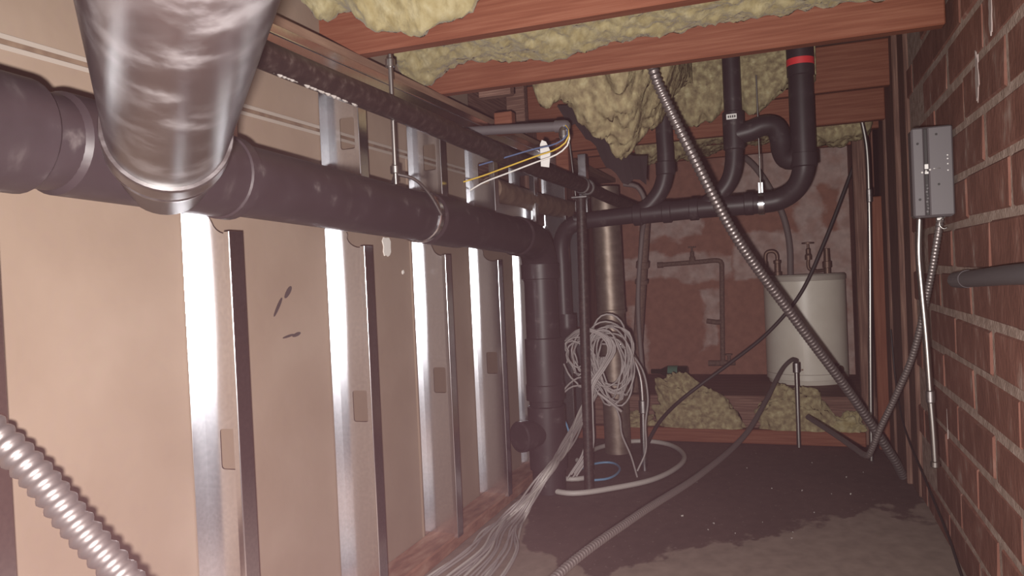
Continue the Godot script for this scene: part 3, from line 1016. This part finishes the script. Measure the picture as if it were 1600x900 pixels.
# ---------------------------------------------------------------- heater closet
func valve(g: Geo, at: Vector3, s := 1.0) -> void:
	g.lathe(at, Vector3.UP, [[0, 0.0], [0, 0.016 * s], [0.02 * s, 0.016 * s], [0.03 * s, 0.011 * s], [0.05 * s, 0.011 * s], [0.056 * s, 0.006 * s], [0.078 * s, 0.005 * s], [0.078 * s, 0.0]], 16)

func build_far_end() -> void:
	var g := Geo.new()
	g.box(V(-0.33, 0.095, 3.755), Vector3(1.32, 0.19, 0.69), 0.004)
	tag(obj("trim_6", g, M.dark_wood_along_x), "low dark platform carrying the water heater", "", "", "structure")
	g = Geo.new()
	g.box(V(-0.36, 0.030, 3.355), Vector3(1.22, 0.060, 0.05), 0.004)
	tag(obj("trim_7", g, M.fir_along_x), "reddish wooden kerb along the front of the platform", "", "", "structure")

	var h := thing("water_heater", "small cream water heater tank on the dark platform", "water heater", V(0.045, 0.1905, 3.88))
	var r := 0.183
	g = Geo.new()
	g.lathe(Vector3.ZERO, Vector3.UP, [[0.0, 0.0], [0.0, r - 0.012], [0.02, r - 0.006], [0.022, r], [0.485, r], [0.49, r - 0.003]], 64)
	obj("tank", g, M.enamel, h)
	g = Geo.new()
	g.lathe(Vector3.ZERO, Vector3.UP, [[0.478, r], [0.479, r + 0.003], [0.500, r + 0.003], [0.508, r - 0.004], [0.503, r - 0.02], [0.505, 0.0]], 64)
	obj("lid", g, M.enamel_edge, h)
	obj("seam_band", ring(Vector3(0, 0.048, 0), Vector3.UP, r - 0.001, r + 0.0012, 0.003, 64), M.enamel_edge, h)
	# access panel, curved with the tank
	g = Geo.new()
	var a0 := -0.42
	for k in 8:
		var u := a0 + 0.33 * k / 8.0
		var w := a0 + 0.33 * (k + 1) / 8.0
		var R := r + 0.004
		var p := Vector3(sin(u) * R, 0.06, cos(u) * R)
		var q := Vector3(sin(w) * R, 0.06, cos(w) * R)
		var up := Vector3(0, 0.26, 0)
		g.quad(p, q, q + up, p + up, p)
		g.quad(p + up, q + up, q * 0.97 + up, p * 0.97 + up, Vector3.UP)
		g.quad(p, q, q * 0.97, p * 0.97, Vector3.DOWN)
	var e := Vector3(sin(a0 + 0.33), 0, cos(a0 + 0.33)) * (r + 0.004)
	g.quad(e + Vector3(0, 0.06, 0), e + Vector3(0, 0.32, 0), e * 0.95 + Vector3(0, 0.32, 0), e * 0.95 + Vector3(0, 0.06, 0), Vector3(1, 0, 0))
	var s0 := Vector3(sin(a0), 0, cos(a0)) * (r + 0.004)
	g.quad(s0 + Vector3(0, 0.06, 0), s0 + Vector3(0, 0.32, 0), s0 * 0.95 + Vector3(0, 0.32, 0), s0 * 0.95 + Vector3(0, 0.06, 0), Vector3(-1, 0, 0))
	obj("access_panel", g, M.enamel, h)
	for y in [0.075, 0.305]:
		g = Geo.new()
		nut(g, Vector3(sin(a0 + 0.30) * (r + 0.003), y, cos(a0 + 0.30) * (r + 0.003)), Vector3(sin(a0 + 0.3), 0, cos(a0 + 0.3)), 0.005, 0.004)
		obj("screw", g, M.dark_brass, h)
	var dd := Vector3(0.62, 0, 0.78).normalized()
	g = Geo.new()
	g.lathe(Vector3(0, 0.075, 0) + dd * (r - 0.002), dd, [[0, 0.026], [0.006, 0.026], [0.006, 0.012], [0.03, 0.012], [0.034, 0.018], [0.044, 0.018], [0.044, 0.011], [0.043, 0.0]], 20)
	obj("drain_valve", g, M.dark_brass, h)
	g = Geo.new()
	g.lathe(Vector3(-0.115, 0.503, 0.03), Vector3.UP, [[0, 0.020], [0.02, 0.020], [0.022, 0.014], [0.06, 0.014], [0.062, 0.018], [0.075, 0.018], [0.078, 0.009]], 16)
	g.tube(curve([Vector3(-0.115, 0.57, 0.03), Vector3(-0.115, 0.605, 0.03), Vector3(-0.128, 0.622, 0.03), Vector3(-0.155, 0.622, 0.03), Vector3(-0.166, 0.61, 0.03), Vector3(-0.168, 0.57, 0.03)], 0.006), 0.009, 12)
	g.lathe(Vector3(-0.168, 0.575, 0.03), Vector3.DOWN, [[0, 0.0], [0, 0.012], [0.025, 0.012], [0.025, 0.0]], 12)
	obj("gooseneck_fitting", g, M.dark_brass, h)
	g = Geo.new()
	g.lathe(Vector3(0.105, 0.503, 0.03), Vector3.UP, [[0, 0.016], [0.03, 0.016], [0.032, 0.021], [0.06, 0.021], [0.062, 0.015], [0.12, 0.013], [0.12, 0.0]], 16)
	obj("inlet_fitting", g, M.dark_brass, h)
	g = Geo.new()
	valve(g, Vector3(0.025, 0.575, 0.0))
	g.lathe(Vector3(0.025, 0.651, 0.0), Vector3.UP, [[0, 0.0], [0, 0.028], [0.006, 0.028], [0.008, 0.0]], 16)
	g.tube(curve([Vector3(0.025, 0.58, 0), Vector3(0.022, 0.555, 0), Vector3(0.028, 0.53, 0), Vector3(0.06, 0.520, 0.01), Vector3(0.105, 0.525, 0.03)], 0.01), 0.008, 10)
	obj("shutoff_valve", g, M.dark_brass, h)

	tag(obj("heater_hose", run([V(-0.23, 1.27, 3.75), V(-0.185, 1.255, 3.8), V(-0.127, 1.183, 3.86), V(-0.065, 1.06, 3.9), V(-0.03, 0.96, 3.9), V(-0.012, 0.84, 3.9), V(-0.013, 0.695, 3.9)], 0.0145, 16), M.grey_rubber), "thick dark hose curving down into the top of the water heater", "hose")

	# water pipe on the back wall
	var w := thing("water_pipe", "dark water pipe with a tap on the back wall left of the heater", "pipe", V(-0.347, 0.24, 4.06))
	g = Geo.new()
	g.tube(curve([Vector3(-0.325, 0.535, 0), Vector3(-0.2, 0.539, 0), Vector3(-0.10, 0.542, 0), Vector3(-0.022, 0.545, 0), Vector3(0.0, 0.535, 0), Vector3(0.002, 0.50, 0), Vector3(-0.004, 0.3, 0), Vector3(-0.012, 0.012, 0)], 0.012), 0.0125, 14)
	g.lathe(Vector3(-0.328, 0.535, 0), Vector3.RIGHT, [[0, 0.0], [0, 0.016], [0.03, 0.016], [0.032, 0.012]], 14)
	obj("pipe", g, M.rust, w)
	g = Geo.new()
	valve(g, Vector3(-0.145, 0.545, 0), 1.0)
	obj("tap_body", g, M.rust, w)
	g = Geo.new()
	for k in 4:
		var an := TAU * k / 4 + 0.4
		g.lathe(Vector3(-0.145, 0.617, 0) + Vector3(cos(an), 0, sin(an)) * 0.016, Vector3.UP, [[0, 0.0], [0, 0.007], [0.008, 0.007], [0.008, 0.0]], 8)
	g.box(Vector3(-0.145, 0.621, 0), Vector3(0.04, 0.005, 0.006), 0.001)
	obj("tap_handle", g, M.rust, w)
	g = Geo.new()
	g.tube(PackedVector3Array([Vector3(-0.085, 0.012, 0), Vector3(-0.01, 0.012, 0), Vector3(0.05, 0.016, 0)]), 0.015, 14)
	g.lathe(Vector3(0.02, 0.018, 0), Vector3.UP, [[0, 0.0], [0, 0.009], [0.035, 0.009], [0.035, 0.018], [0.043, 0.018], [0.043, 0.0]], 14)
	obj("stop_valve", g, M.rust, w)
	g = Geo.new()
	g.tube(PackedVector3Array([Vector3(-0.085, 0.232, -0.01), Vector3(-0.04, 0.225, -0.005), Vector3(0.004, 0.224, 0)]), 0.013, 12)
	obj("bracket", g, M.rust, w)

	# green bottle on its side
	var b := thing("glass_bottle", "green glass bottle lying on the platform by the back wall", "bottle", V(-0.715, 0.221, 3.97))
	g = Geo.new()
	g.lathe(Vector3.ZERO, Vector3(1, 0, 0.05), [[0.0, 0.0], [0.0, 0.012], [0.05, 0.013], [0.08, 0.028], [0.085, 0.030], [0.185, 0.030], [0.19, 0.026], [0.185, 0.0]], 28)
	obj("body", g, M.green_glass, b)
	g = Geo.new()
	g.lathe(Vector3(0.09, 0, 0.0045), Vector3(1, 0, 0.05), [[0, 0.0302], [0.0, 0.0308], [0.05, 0.0308], [0.05, 0.0302]], 28)
	obj("paper_label", g, M.green_paper, b)

	# wads of glass wool on the kerb
	for s in [["heap of torn yellow glass wool on the kerb left of the mid-floor conduit stub", V(-0.395, 0.06, 3.375), Vector3(0.175, 0.20, 0.055), 7, -0.5],
			["lower heap of glass wool on the kerb in front of the water heater", V(0.005, 0.06, 3.375), Vector3(0.16, 0.165, 0.055), 8, -0.25],
			["small bright yellow tuft of glass wool beside the closet post", V(0.19, 0.06, 3.37), Vector3(0.062, 0.072, 0.045), 9, 0.1],
			["low strip of glass wool on the kerb near the flue", V(-0.70, 0.058, 3.375), Vector3(0.10, 0.06, 0.045), 10, 0.2]]:
		g = Geo.new()
		var f := noise(200 + s[3], 1.6, 5)
		var f2 := noise(300 + s[3], 6.0, 3)
		var nu := 56
		var nv := 26
		var P := []
		for j in nv + 1:
			var th := PI / 2 * j / nv
			for i in nu + 1:
				var ph := TAU * i / nu
				var d := Vector3(cos(ph) * cos(th), sin(th), sin(ph) * cos(th))
				var k := 1.0 + 0.42 * f.get_noise_3dv(d * 0.9) + 0.05 * f2.get_noise_3dv(d * 1.3)
				var p: Vector3 = d * k * s[2]
				p.x += s[4] * p.y * 0.9
				P.append(p)
		for k in P.size():
			var i: int = k % (nu + 1)
			var j: int = k / (nu + 1)
			var ta: Vector3 = P[j * (nu + 1) + (i + 1) % nu] - P[j * (nu + 1) + (i - 1 + nu) % nu]
			var tb: Vector3 = P[mini(j + 1, nv) * (nu + 1) + i] - P[maxi(j - 1, 0) * (nu + 1) + i]
			var nn := tb.cross(ta)
			nn = Vector3.UP if nn.length() < 1e-9 else nn.normalized()
			if nn.dot(P[k]) < 0: nn = -nn
			g.vert(P[k], nn)
		for j in nv:
			for i in nu:
				var a := j * (nu + 1) + i
				g.ix.append_array([a, a + 1, a + nu + 1, a + 1, a + nu + 2, a + nu + 1])
		var o := obj("insulation_wad", g, M.glass_wool if s[3] == 9 else M.grey_wool)
		o.position = s[1]
		tag(o, s[0], "insulation")


# ---------------------------------------------------------------- right side
func build_right_side() -> void:
	# control box mounted on the brick, its face turned to us
	var b := thing("control_box", "grey metal control box with four small lights on the brick wall", "control box", V(0.306, 0.945, 1.985))
	var g := Geo.new()
	g.box(Vector3.ZERO, Vector3(0.084, 0.206, 0.05), 0.006)
	obj("case", g, M.grey_paint, b)
	g = Geo.new()
	g.box(Vector3(-0.0292, 0, 0.027), Vector3(0.0245, 0.202, 0.008), 0.003)
	obj("side_cover", g, M.grey_plastic, b)
	g = Geo.new()
	g.box(Vector3(0.0155, 0, 0.028), Vector3(0.050, 0.202, 0.010), 0.003)
	obj("front_cover", g, M.grey_plastic, b)
	g = Geo.new()
	g.box(Vector3(-0.0132, 0, 0.0262), Vector3(0.007, 0.196, 0.003), 0.0005)
	obj("slot", g, M.dark_slot, b)
	g = Geo.new()
	for s in [[0.012, 0.011], [-0.002, 0.005]]:
		g.box(Vector3(-0.0132, s[0], 0.029), Vector3(0.0075, s[1], 0.004), 0.0006)
	obj("switch", g, M.paper_white, b)
	g = Geo.new()
	for k in 3:
		nut(g, Vector3(-0.023 + k * 0.008, -0.001 + k * 0.0025, 0.031), Vector3(0, 0, 1), 0.0026, 0.003)
	g.tube(PackedVector3Array([Vector3(0.0, 0.006, 0.034), Vector3(0.006, 0.006, 0.035), Vector3(0.014, 0.0055, 0.034)]), 0.0008, 6)
	obj("screw", g, M.bright_steel, b)
	# worn print down the slot: strokes too rubbed to read
	g = Geo.new()
	for k in 9:
		g.box(Vector3(-0.0132 + 0.001 * sin(k * 2.1), -0.03 - k * 0.0075, 0.0282), Vector3(0.0042, 0.0018 + 0.0012 * (k % 3), 0.0008), 0.0002, Basis(Vector3(0, 0, 1), 0.5 * sin(k * 1.7)))
	obj("slot_print", g, M.grey_plastic, b)
	for y in [0.034, 0.026, 0.0145, 0.0]:
		g = Geo.new()
		g.lathe(Vector3(0.029, y, 0.0325), Vector3(0, 0, 1), [[0, 0.0018], [0.0012, 0.0016], [0.002, 0.0008], [0.0021, 0.0]], 10)
		obj("indicator_light", g, M.paper_white, b)
	for s in [[-0.030, 0.065], [-0.029, -0.062], [0.008, 0.083], [0.010, -0.030]]:
		g = Geo.new()
		g.lathe(Vector3(s[0], s[1], 0.0305), Vector3(0, 0, 1), [[0, 0.0028], [0.003, 0.0028], [0.003, 0.0]], 10)
		obj("dimple", g, M.dark_slot, b)
	g = Geo.new()
	g.box(Vector3(0.012, -0.108, 0.012), Vector3(0.014, 0.007, 0.014), 0.001)
	obj("cable_clamp", g, M.bright_steel, b)
	g = Geo.new()
	g.tube(curve([Vector3(0.022, -0.104, 0.02), Vector3(0.012, -0.112, 0.022), Vector3(0.010, -0.122, 0.022), Vector3(0.018, -0.131, 0.022), Vector3(0.024, -0.129, 0.022)], 0.003), 0.0018, 8)
	obj("hook", g, M.bright_steel, b)

	# conduit hanging out of the box
	var c := thing("conduit_drop", "shiny steel conduit hanging from the control box down the brick wall", "conduit", V(0.285, 0.26, 2.0))
	obj("conduit", run([Vector3(-0.004, 0.58, 0), Vector3(-0.008, 0.50, 0), Vector3(-0.005, 0.42, 0), Vector3(0.001, 0.30, 0), Vector3(0.005, 0.17, 0)], 0.0072, 14), M.bright_steel, c)
	obj("lower_conduit", run([Vector3(0.005, 0.16, 0), Vector3(0.008, 0.09, 0), Vector3(0.010, 0.01, 0)], 0.0072, 14), M.bright_steel, c)
	obj("coupling", ring(Vector3(0.005, 0.150, 0), Vector3.UP, 0.005, 0.0098, 0.030, 16), M.dull_steel, c)
	obj("end_fitting", ring(Vector3(0.0098, -0.002, 0), Vector3.UP, 0.002, 0.0100, 0.016, 16), M.bright_steel, c)

	# grey conduit along the brick with its rounded end
	var p := thing("plastic_conduit", "thick grey plastic conduit stub running along the brick wall", "conduit", V(0.325, 0.70, 1.88))
	g = Geo.new()
	g.tube(curve([Vector3(0.022, -0.003, -0.012), Vector3(0.010, -0.002, 0.002), Vector3(0.0, 0.0, 0.03), Vector3(0.0, 0.006, 0.2), Vector3(0.0, 0.018, 0.5), Vector3(0.0, 0.03, 1.0)], 0.01), 0.0165, 20)
	obj("conduit", g, M.grey_plastic, p)
	obj("socket", ring(Vector3(0, 0.0025, 0.10), Vector3(0, 0.02, 0.5), 0.0165, 0.0180, 0.05, 20), M.grey_plastic, p)

	# armoured whip from the box to the floor
	tag(obj("armoured_cable", flex([V(0.323, 0.842, 1.99), V(0.316, 0.80, 1.99), V(0.302, 0.693, 2.03), V(0.274, 0.516, 2.12), V(0.235, 0.385, 2.20), V(0.205, 0.30, 2.25), V(0.186, 0.235, 2.29), V(0.176, 0.206, 2.32), V(0.150, 0.195, 2.46), V(0.115, 0.192, 2.62), V(0.06, 0.198, 2.80), V(0.03, 0.20, 2.90)], 0.0085, 0.0085, 0.0016), M.armour), "thin armoured cable looping from the control box towards the floor", "cable")
	# bare conduit beside the closet post
	var rc := thing("upright_conduit", "tall thin steel conduit with a bent top beside the closet post", "conduit", V(0.255, 0.0, 3.12))
	obj("conduit", run([Vector3(-0.005, 1.315, 0), Vector3(0.008, 1.25, 0), Vector3(0.018, 1.17, 0), Vector3(0.020, 1.05, 0), Vector3(0.016, 0.80, 0), Vector3(0.004, 0.40, 0), Vector3(-0.006, 0.0, 0)], 0.0085, 14), M.bright_steel, rc)
	obj("coupling", ring(Vector3(0.0205, 0.965, 0), Vector3.UP, 0.008, 0.011, 0.05, 16), M.dull_steel, rc)
	# thin black lead down the bricks
	tag(obj("thin_cable", run([V(0.318, 0.50, 3.0), V(0.322, 0.33, 2.95), V(0.325, 0.20, 2.80), V(0.335, 0.103, 2.40), V(0.337, 0.055, 2.12), V(0.337, 0.012, 1.95), V(0.335, 0.006, 1.6)], 0.0032, 8), M.black_rubber), "thin black lead slanting down the foot of the brick wall", "cable")


# ---------------------------------------------------------------- conduits in the room
func build_conduits() -> void:
	tag(obj("armoured_cable", flex([V(-0.322, 1.275, 1.985), V(-0.308, 1.225, 1.99), V(-0.247, 1.069, 2.06), V(-0.145, 0.832, 2.19), V(-0.004, 0.593, 2.38), V(0.160, 0.324, 2.60), V(0.292, 0.085, 2.78), V(0.322, 0.017, 2.84)], 0.0150, 0.0130, 0.0040, 18), M.armour), "thick armoured cable crossing the room diagonally from the second joist to the floor", "cable")
	tag(obj("armoured_cable", flex([V(-0.43, 0.20, 1.02), V(-0.398, 0.235, 1.231), V(-0.330, 0.238, 1.55), V(-0.245, 0.212, 2.02), V(-0.165, 0.205, 2.55), V(-0.105, 0.265, 2.92), V(-0.055, 0.335, 3.18), V(-0.020, 0.360, 3.27), V(0.0, 0.350, 3.33)], 0.0085, 0.0098, 0.0034, 16), M.armour), "armoured cable curving over the dark floor to the conduit stub", "cable")
	tag(obj("armoured_cable", flex([V(-0.866, 0.641, 0.573), V(-0.841, 0.611, 0.582), V(-0.790, 0.552, 0.600), V(-0.746, 0.490, 0.615), V(-0.701, 0.431, 0.631), V(-0.670, 0.377, 0.642)], 0.0190, 0.0145, 0.0042, 20), M.armour), "overexposed armoured cable close up in the lower left corner", "cable")
	var s := thing("conduit_stub", "short steel conduit stub standing on the floor in front of the heater", "conduit", V(-0.004, 0.0, 3.30))
	obj("conduit", straight(Vector3.ZERO, Vector3(0.002, 0.325, 0), 0.0092, 16), M.bright_steel, s)
	obj("connector", ring(Vector3(0.002, 0.305, 0), Vector3.UP, 0.006, 0.0145, 0.042, 16), M.dull_steel, s)
	# bent conduit by the cable coil
	var e := thing("bent_conduit", "bright bent steel conduit curving down beside the coiled cables", "conduit", V(-0.55, 0.0, 2.83))
	obj("conduit", run([Vector3(-0.13, 0.515, 0.03), Vector3(-0.09, 0.495, 0.02), Vector3(-0.033, 0.440, 0.01), Vector3(-0.004, 0.362, 0.0), Vector3(0.003, 0.277, 0), Vector3(0.001, 0.13, 0), Vector3(0.0, 0.0, 0)], 0.0125, 18), M.chrome_steel, e)
	obj("coupling", ring(Vector3(0.003, 0.215, 0), Vector3.UP, 0.011, 0.0155, 0.05, 18), M.dull_steel, e)

	# grey plastic conduit from the wall, its fitting and the wires out of it
	var c := thing("plastic_conduit", "grey plastic conduit sticking out of the stud wall with wires from its end", "conduit", V(-0.865, 1.172, 2.0))
	obj("conduit", straight(Vector3(-0.05, 0.0, 0), Vector3(0.29, -0.020, 0), 0.0132, 20), M.grey_plastic, c)
	var g := Geo.new()
	g.lathe(Vector3(0.27, -0.0185, 0), Vector3(1, -0.06, 0), [[0, 0.0132], [0.001, 0.0165], [0.028, 0.0165], [0.036, 0.0145], [0.042, 0.008], [0.043, 0.0]], 20)
	obj("elbow_fitting", g, M.grey_plastic, c)
	g = Geo.new()
	g.lathe(Vector3(0.295, -0.024, 0.004), Vector3(0.05, -1, 0.1), [[0, 0.0], [0, 0.012], [0.012, 0.014], [0.026, 0.0135], [0.034, 0.009], [0.036, 0.0]], 18)
	obj("clamp_connector", g, M.bright_steel, c)
	var path := [V(-0.560, 1.145, 1.985), V(-0.548, 1.125, 1.97), V(-0.553, 1.102, 1.965), V(-0.585, 1.082, 1.965), V(-0.64, 1.070, 1.965), V(-0.72, 1.050, 1.962), V(-0.80, 1.030, 1.96)]
	var wl := [["wire_yellow", 0.004, 0.002, 0.0], ["wire_white", -0.004, -0.004, 0.012], ["wire_blue", 0.0, 0.008, -0.01]]
	for k in 3:
		var pts := []
		for i in path.size():
			var q := float(i) / (path.size() - 1)
			pts.append(path[i] + Vector3(0, wl[k][1] + (0.030 * q if k == 2 else -wl[k][3] * q), wl[k][2] + 0.01 * q * (k - 1)))
		if k < 2:
			pts.append(pts[-1] + Vector3(-0.06 + 0.02 * k, -0.012 - 0.006 * k, 0.0))
		tag(obj("loose_wire", run(pts, 0.0023, 8), M[wl[k][0]]), ["yellow", "white", "blue"][k] + " loose wire drooping from the grey conduit end above the drain", "wire")
	g = Geo.new()
	g.plate(PackedVector2Array([Vector2(-0.014, -0.04), Vector2(0.010, -0.045), Vector2(0.016, 0.0), Vector2(0.004, 0.028), Vector2(-0.008, 0.034), Vector2(-0.014, 0.022)]), V(-0.645, 1.098, 2.06), Vector3.RIGHT, Vector3.UP, 0.0012)
	tag(obj("paper_tag", g, M.paper_white), "torn white paper tag hanging behind the loose wires", "tag")
	for s2 in [["reddish wood block behind the grey conduit", V(-0.84, 1.235, 2.27), Vector3(0.06, 0.07, 0.038)], ["reddish wood block left of the hanging felt", V(-0.80, 1.19, 2.78), Vector3(0.05, 0.14, 0.038)]]:
		g = Geo.new()
		g.box(s2[1], s2[2], 0.003)
		tag(obj("wood_block", g, M.fir_along_x), s2[0], "block")


# ---------------------------------------------------------------- data cables
func jit(s: float) -> Vector3:
	return Vector3(rng.randf_range(-s, s), absf(rng.randf_range(-s, s)) * 0.5, rng.randf_range(-s, s))

func build_cables() -> void:
	var r := 0.0034
	# long bundle on the floor beside the sill
	for k in 18:
		var u := (k + 0.5) / 18.0
		var fan := lerpf(-0.885, -0.675, u) + rng.randf_range(-0.012, 0.012)
		var lift := 0.006 + r * float(k % 3) * 1.6
		var pts := [V(-0.648, 0.447, 2.613) + jit(0.016), V(-0.674, 0.344, 2.623) + jit(0.016), V(-0.704, 0.248, 2.526) + jit(0.016), V(-0.716, 0.180, 2.339) + jit(0.016), V(-0.726, 0.140, 2.174) + jit(0.016), V(lerpf(-0.850, -0.79, u), lift + 0.010, 2.20) + jit(0.010), V(lerpf(-0.872, -0.765, u), lift, 2.05) + jit(0.014), V(lerpf(fan, -0.8, 0.3), lift, 1.88) + jit(0.012), V(fan, lift, 1.70), V(fan + 0.03 * (u - 0.6), lift, 1.45), V(fan + 0.05 * (u - 0.6), lift, 1.2)]
		tag(obj("data_cable", run(pts, r, 7, 0.025), M.cable_grey if k % 4 else M.cable_pale), "thin grey data cable in the bundle running along the floor beside the sill", "cable", "data cables along the floor")
	# coil hanging at the studs: a tangle left of the post, wide open loops right of it
	for k in 18:
		var left := k < 6
		var cx := rng.randf_range(-0.725, -0.69) if left else rng.randf_range(-0.625, -0.585)
		var cy := rng.randf_range(0.42, 0.48) if left else rng.randf_range(0.40, 0.47)
		var ax := rng.randf_range(0.025, 0.045) if left else rng.randf_range(0.040, 0.082)
		var ay := rng.randf_range(0.05, 0.085) if left else rng.randf_range(0.075, 0.140)
		var tw := rng.randf_range(-0.5, 0.5) if left else rng.randf_range(-0.1, 0.55)
		var pts := []
		for i in 13:
			var an := TAU * i / 12.0 + k
			var p := Vector2(cos(an) * ax * (1.0 + 0.2 * sin(an)), sin(an) * ay).rotated(tw * 0.6)
			pts.append(V(cx + p.x + rng.randf_range(-0.005, 0.005), cy + p.y, 2.58 + 0.02 * sin(an * 0.5 + k) + rng.randf_range(-0.02, 0.02)))
		if left:
			tag(obj("coiled_cable", run(pts, r, 7, 0.02), M.cable_grey), "thin grey data cable tangled between the black stack and the support post", "cable", "tangled data cables left of the post")
		else:
			tag(obj("coiled_cable", run(pts, r, 7, 0.02), M.cable_grey), "thin grey data cable looped in the hanging coil right of the support post", "cable", "coiled data cables right of the post")
	# the thick strand that the coil is gathered into
	for k in 10:
		var o := Vector3(rng.randf_range(-0.010, 0.010), rng.randf_range(-0.008, 0.008), rng.randf_range(-0.012, 0.012))
		tag(obj("gathered_cable", run([V(-0.76, 0.52, 2.60) + o, V(-0.70, 0.555, 2.56) + o, V(-0.635, 0.545, 2.55) + o * 0.6, V(-0.592, 0.50, 2.55) + o * 1.2, V(-0.625, 0.43, 2.55) + o, V(-0.668, 0.36, 2.53) + o, V(-0.672, 0.26, 2.52) + o, V(-0.685, 0.15, 2.52) + o * 1.5, V(-0.74, 0.06, 2.50) + o * 1.5], r, 7), M.cable_grey), "thin grey data cable in the thick strand arching over the coil", "cable", "data cables of the thick strand")
	# single strays
	var strays := [
		["stray grey cable falling in a wide bow right of the bent conduit", [V(-0.64, 0.50, 2.6), V(-0.58, 0.485, 2.65), V(-0.525, 0.40, 2.72), V(-0.510, 0.29, 2.74), V(-0.525, 0.19, 2.75), V(-0.53, 0.09, 2.76), V(-0.56, 0.02, 2.74)], "cable_grey", 0.0036],
		["stray grey cable ending in mid air below the coil", [V(-0.64, 0.34, 2.52), V(-0.60, 0.31, 2.52), V(-0.565, 0.275, 2.54)], "cable_grey", 0.005],
		["stray grey cable dropping to the floor loop", [V(-0.60, 0.30, 2.58), V(-0.585, 0.24, 2.60), V(-0.585, 0.18, 2.62), V(-0.56, 0.10, 2.64), V(-0.545, 0.02, 2.66)], "cable_grey", 0.0034],
		["blue cable beside the stack among the grey bundle", [V(-0.80, 0.24, 2.62), V(-0.775, 0.20, 2.60), V(-0.765, 0.15, 2.58), V(-0.785, 0.10, 2.56), V(-0.80, 0.06, 2.56)], "cable_blue", 0.0036],
		["upper stray cable bowing left towards the stack", [V(-0.68, 0.36, 2.55), V(-0.74, 0.355, 2.56), V(-0.785, 0.32, 2.57), V(-0.80, 0.29, 2.58)], "cable_grey", 0.0034],
		["lower stray cable sweeping left round the stack", [V(-0.66, 0.39, 2.55), V(-0.72, 0.385, 2.56), V(-0.775, 0.34, 2.57), V(-0.79, 0.30, 2.58)], "cable_grey", 0.0034]]
	for s in strays:
		tag(obj("stray_cable", run(s[1], s[3], 8), M[s[2]]), s[0], "cable")
	# loops on the floor round the post
	tag(obj("looped_cable", run([V(-0.86, 0.016, 2.52), V(-0.80, 0.0115, 2.47), V(-0.719, 0.0105, 2.455), V(-0.606, 0.0105, 2.54), V(-0.494, 0.0105, 2.67), V(-0.432, 0.0105, 2.86), V(-0.430, 0.0105, 3.03), V(-0.500, 0.0105, 3.20), V(-0.60, 0.0105, 3.27), V(-0.70, 0.0105, 3.25), V(-0.79, 0.0105, 3.14), V(-0.82, 0.015, 2.98)], 0.0095, 12), M.cable_pale), "thick pale cable lying in a wide loop on the floor round the post", "cable")
	tag(obj("looped_cable", run([V(-0.70, 0.006, 2.64), V(-0.655, 0.006, 2.67), V(-0.636, 0.006, 2.75), V(-0.650, 0.006, 2.84), V(-0.70, 0.006, 2.90), V(-0.76, 0.006, 2.86), V(-0.79, 0.006, 2.76)], 0.0045, 10), M.cable_blue), "small blue cable loop inside the wide pale loop", "cable")
	tag(obj("looped_cable", run([V(-0.86, 0.018, 2.66), V(-0.80, 0.012, 2.62), V(-0.74, 0.011, 2.64), V(-0.72, 0.011, 2.70), V(-0.76, 0.014, 2.80), V(-0.82, 0.02, 2.86)], 0.009, 12), M.cable_pale), "short thick pale cable end left of the post", "cable")
	# black lead crossing the far end in front of the heater
	tag(obj("black_lead", run([V(0.285, 1.27, 3.50), V(0.281, 1.228, 3.49), V(0.222, 1.069, 3.47), V(0.119, 0.817, 3.44), V(0.023, 0.620, 3.41), V(-0.109, 0.465, 3.37), V(-0.265, 0.343, 3.31), V(-0.447, 0.211, 3.24), V(-0.53, 0.135, 3.15), V(-0.57, 0.07, 3.08), V(-0.59, 0.006, 3.0)], 0.0078, 12), M.black_rubber), "black rubber lead hanging in a long bow across the water heater", "cable")


func build_litter() -> void:
	for k in 22:
		var g := Geo.new()
		var s := rng.randf_range(0.0015, 0.0045)
		g.box(Vector3.ZERO, Vector3(s * 1.6, s, s), s * 0.2, Basis(Vector3.UP, rng.randf() * 6.0), Vector3.ONE * s * 0.25, rng)
		var o := obj("plaster_crumb", g, M.grit)
		o.position = V(rng.randf_range(-0.45, 0.28), s * 0.5 - 0.001, rng.randf_range(1.95, 3.2))
		tag(o, "tiny white plaster crumb lying on the dark floor", "debris", "plaster crumbs on the floor")
